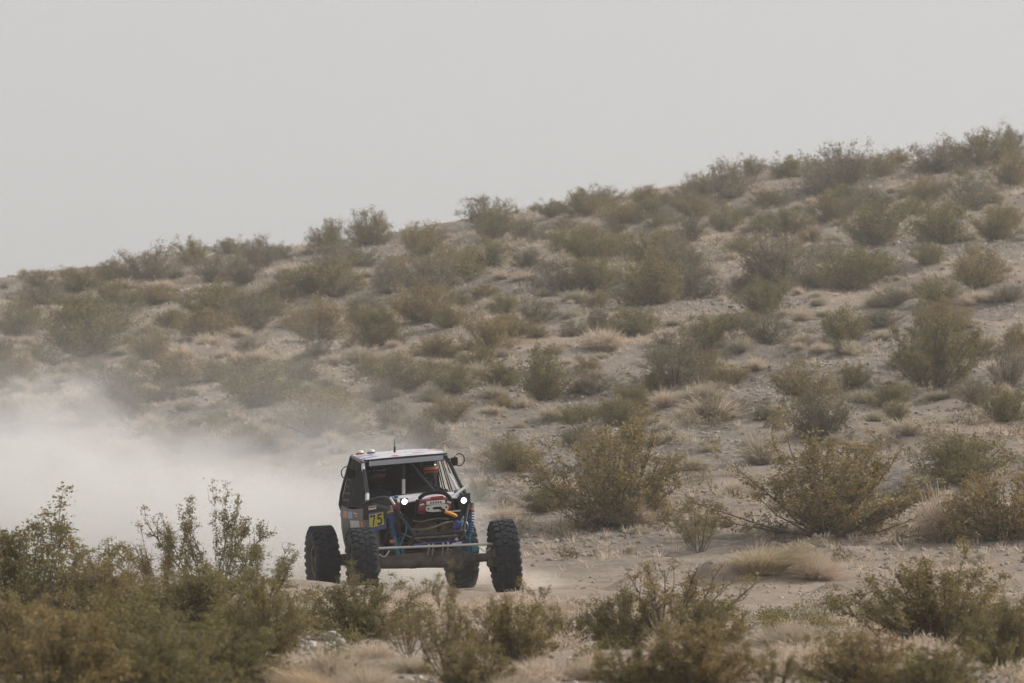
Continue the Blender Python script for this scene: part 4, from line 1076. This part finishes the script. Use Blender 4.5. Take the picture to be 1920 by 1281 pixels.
# ---------------------------------------------------------------- the two people in the cabin
def person(x, y, turn, arms, label, chin, has_orange):
    p = link(bpy.data.objects.new("person", None))
    p.location = car.location; p.rotation_euler = car.rotation_euler
    tag(p, label, "person", "people in the buggy")
    me = bpy.data.meshes.new("body")
    J = {'pel': (x, y, .93), 'bel': (x, y + .03, 1.08), 'che': (x, y + .05, 1.30), 'nec': (x, y + .03, 1.50), 'hea': (x, y, 1.64),
         'ls': (x - .19, y + .03, 1.37), 'le': arms[0], 'lh': arms[1], 'rs': (x + .19, y + .03, 1.37), 're': arms[2], 'rh': arms[3],
         'lk': (x - .13, y - .46, 1.02), 'la': (x - .12, y - .80, .70), 'lt': (x - .12, y - .92, .70), 'rk': (x + .13, y - .46, 1.02), 'ra': (x + .12, y - .80, .70), 'rt': (x + .12, y - .92, .70)}
    ks = list(J); E = [('pel', 'bel'), ('bel', 'che'), ('che', 'nec'), ('nec', 'hea'), ('che', 'ls'), ('ls', 'le'), ('le', 'lh'), ('che', 'rs'), ('rs', 're'), ('re', 'rh'), ('pel', 'lk'), ('lk', 'la'), ('la', 'lt'), ('pel', 'rk'), ('rk', 'ra'), ('ra', 'rt')]
    RAD = dict(pel=(.16, .13), bel=(.15, .12), che=(.17, .12), nec=(.06, .06), hea=(.075, .085), ls=(.075, .075), rs=(.075, .075), le=(.05, .05), re=(.05, .05), lh=(.038, .045), rh=(.038, .045), lk=(.075, .075), rk=(.075, .075), la=(.05, .05), ra=(.05, .05), lt=(.04, .05), rt=(.04, .05))
    me.from_pydata([tuple(ROLL @ Vector(J[k])) for k in ks], [(ks.index(a), ks.index(b)) for a, b in E], [])
    o = link(bpy.data.objects.new("body", me), p); me.materials.append(K['cloth'])
    o.modifiers.new("skin", 'SKIN')
    if not me.skin_vertices: 
        bpy.context.view_layer.objects.active = o
        me.attributes
    sv = me.skin_vertices
    if len(sv):
        for k, d in zip(ks, sv[0].data): d.radius = RAD[k]; d.use_root = (k == 'pel')
    ss = o.modifiers.new("smooth", 'SUBSURF'); ss.levels = 2; ss.render_levels = 2
    # helmet
    m0 = Matrix.Translation((x, y - .01, 1.70)) @ Matrix.Rotation(turn, 4, 'Z')
    V, F = [], []; n1_, n2_ = 20, 14
    for i in range(n2_ + 1):
        th = math.pi * i / n2_
        for j in range(n1_):
            a = 2 * math.pi * j / n1_
            px_, py_, pz_ = math.sin(th) * math.cos(a), math.sin(th) * math.sin(a), math.cos(th)
            sy = .155 if py_ < 0 else .145
            if pz_ < -.2 and py_ < 0: sy *= 1.0 + .12 * min(1, (-.2 - pz_) * 2)
            V.append(m0 @ Vector((px_ * .128, py_ * sy, max(pz_, -.92) * .152)))
    for i in range(n2_): F += [(i * n1_ + j, (i + 1) * n1_ + j, (i + 1) * n1_ + (j + 1) % n1_, i * n1_ + (j + 1) % n1_) for j in range(n1_)]
    h = MB().add(V, F).build("helmet", 'helmet', p)
    def arc(z0, z1, r, a0, a1, mat, nm):
        m = MB(); N = 12; V = []; F = []
        for i in range(N + 1):
            a = a0 + (a1 - a0) * i / N
            for z, k in ((z0, 1.0), (z1, 1.0)):
                c = math.sqrt(max(0, 1 - (z / .152) ** 2))
                V.append(m0 @ Vector((math.cos(a) * (.128 * c + r), math.sin(a) * (.158 * c + r), z)))
        for i in range(N): F.append((2 * i, 2 * i + 2, 2 * i + 3, 2 * i + 1))
        m.add(V, F).build(nm, mat, h)
    arc(.0, .04, .006, R(200), R(340), 'visor' if has_orange else 'matte', "visor")
    arc(.052, .064, .010, R(195), R(345), 'steel', "visor_rim")
    arc(-.12, -.015, .008, R(205), R(335), chin, "chin_guard")
    return p
person(-.37, 2.08, R(0), ((-.62, 1.95, 1.15), (-.50, 1.72, 1.20), (-.12, 1.92, 1.15), (-.22, 1.70, 1.20)), "co-driver in dark helmet with maroon chin, at the window net side", 'maroon', False)
person(.37, 2.08, R(24), ((.16, 1.90, 1.20), (.22, 1.64, 1.34), (.63, 1.88, 1.28), (.52, 1.64, 1.40)), "driver in dark helmet with orange visor, hands raised on the wheel", 'visor', True)

# ---------------------------------------------------------------- dust and haze
def box_np(a, b):
    V = [(x, y, z) for z in (a[2], b[2]) for y in (a[1], b[1]) for x in (a[0], b[0])]
    F = [(0, 2, 3, 1), (4, 5, 7, 6), (0, 1, 5, 4), (2, 6, 7, 3), (0, 4, 6, 2), (1, 3, 7, 5)]
    return V, F
def volume(t, col, dens, aniso):
    v = t.new("ShaderNodeVolumePrincipled")
    v.inputs['Color'].default_value = (*col, 1); v.inputs['Anisotropy'].default_value = aniso
    if hasattr(dens, 'default_value'): t.l.new(dens, v.inputs['Density'])
    else: v.inputs['Density'].default_value = dens
    t.n.remove(t.p); t.l.new(v.outputs[0], t.out.inputs['Volume'])

# the trail of dust that hangs behind and left of the buggy, blown off the track
t = NT("trail_dust")
pos = t.new("ShaderNodeNewGeometry").outputs['Position']
sx = t.new("ShaderNodeSeparateXYZ"); t.l.new(pos, sx.inputs[0])
X, Y, Z = sx.outputs
mp = t.new("ShaderNodeMapping"); t.l.new(pos, mp.inputs[0]); mp.inputs['Scale'].default_value = (1, .6, 1.5)
n1 = t.noise(.5, 5, .62, mp.outputs[0])
nz = t.math('MULTIPLY', t.math('SUBTRACT', n1, .5), 4.4)
top = t.mapr(X, -9, -.6, 1.95, .8, False)
hgt = t.math('SUBTRACT', t.math('ADD', Z, nz), top)
body = t.mapr(hgt, 1.3, -1.5, 0, 1)
veil = t.math('MULTIPLY', t.mapr(hgt, 3.0, -.2, 0, 1), .038)
fx = t.mapr(X, .1, -2.9, 0, 1)
lag = t.math('ADD', Y, t.math('MULTIPLY', X, .25))
fy = t.math('MULTIPLY', t.mapr(lag, 81.2, 84.5, 0, 1), t.mapr(Y, 97, 90, 0, 1))
fl = t.math('MULTIPLY', t.mapr(X, -17.5, -13, 0, 1), t.mapr(Z, 7.0, 4.5, 0, 1))
lump = t.mapr(t.noise(1.15, 4, .6, mp.outputs[0]), .36, .66, .35, 1.45)
d = t.math('ADD', t.math('MULTIPLY', t.math('MULTIPLY', body, lump), .82), veil)
d = t.math('MULTIPLY', t.math('MULTIPLY', d, fx), t.math('MULTIPLY', fy, fl))
volume(t, (.895, .893, .888), d, .2)
M_trail = t.m
o = link(bpy.data.objects.new("dust_cloud", mesh_np("dust_cloud", *box_np((-18, 80.6, -.6), (1.2, 98, 7.2)), False, M_trail)))
tag(o, "thick pale dust cloud trailing behind the buggy", "dust", None, 'stuff')

def puff(c, r, dens, col, label, seed):
    t = NT("kicked_dust")
    tc = t.new("ShaderNodeTexCoord").outputs['Object']
    ln = t.new("ShaderNodeVectorMath", operation='LENGTH'); t.l.new(tc, ln.inputs[0])
    mp = t.new("ShaderNodeMapping"); t.l.new(tc, mp.inputs[0]); mp.inputs['Location'].default_value = (seed * 3.1, seed, 0)
    nn = t.math('MULTIPLY', t.math('SUBTRACT', t.noise(2.2, 3, .6, mp.outputs[0]), .5), 1.5)
    f = t.mapr(t.math('ADD', ln.outputs['Value'], nn), .95, .05, 0, 1)
    f = t.math('MULTIPLY', f, t.mapr(ln.outputs['Value'], 1.0, .8, 0, 1))
    volume(t, col, t.math('MULTIPLY', f, dens), .2)
    V, F = box_np((-1, -1, -1), (1, 1, 1))
    o = link(bpy.data.objects.new("dust_puff", mesh_np("dust_puff", V, F, False, t.m)))
    o.location = c; o.scale = r
    tag(o, label, "dust", "dust kicked up by the tyres", 'stuff')
puff((-2.0, 85.0, .15), (1.3, 1.0, .6), 3.6, (.95, .91, .85), "tan dust boiling up under the buggy's front axle", 1)
puff((-.55, 84.9, .12), (.95, .8, .6), 3.6, (.94, .89, .82), "tan dust thrown up by the far rear wheel", 2)
puff((.35, 81.8, .05), (.8, .8, .32), .9, (.93, .88, .81), "thin dust drifting behind the steered front wheel at right", 3)

puff((-2.9, 83.6, .02), (.8, .7, .5), 2.0, (.92, .87, .8), "pale dust rolling off the rear wheel beside the cloud", 5)
puff((.05, 80.75, .04), (.75, .6, .38), 2.2, (.9, .82, .72), "tan dust at the heel of the steered front wheel", 4)
# blown dust hanging thinly over the slope
t = NT("slope_dust"); volume(t, (.95, .94, .93), .0008, .1)
o = link(bpy.data.objects.new("slope_dust", mesh_np("slope_dust", *box_np((-62, 93, -2.5), (62, 300, 18.5)), False, t.m)))
tag(o, "thin blown dust hanging over the hillside", "dust", None, 'stuff')
# even air haze round the whole place
t = NT("air_haze"); volume(t, (.95, .945, .935), .00045, .1)
o = link(bpy.data.objects.new("haze", mesh_np("haze", *box_np((-70, -6, -3.0), (70, 330, 19.5)), False, t.m)))
tag(o, "thin pale desert haze filling the air", "haze", None, 'stuff')
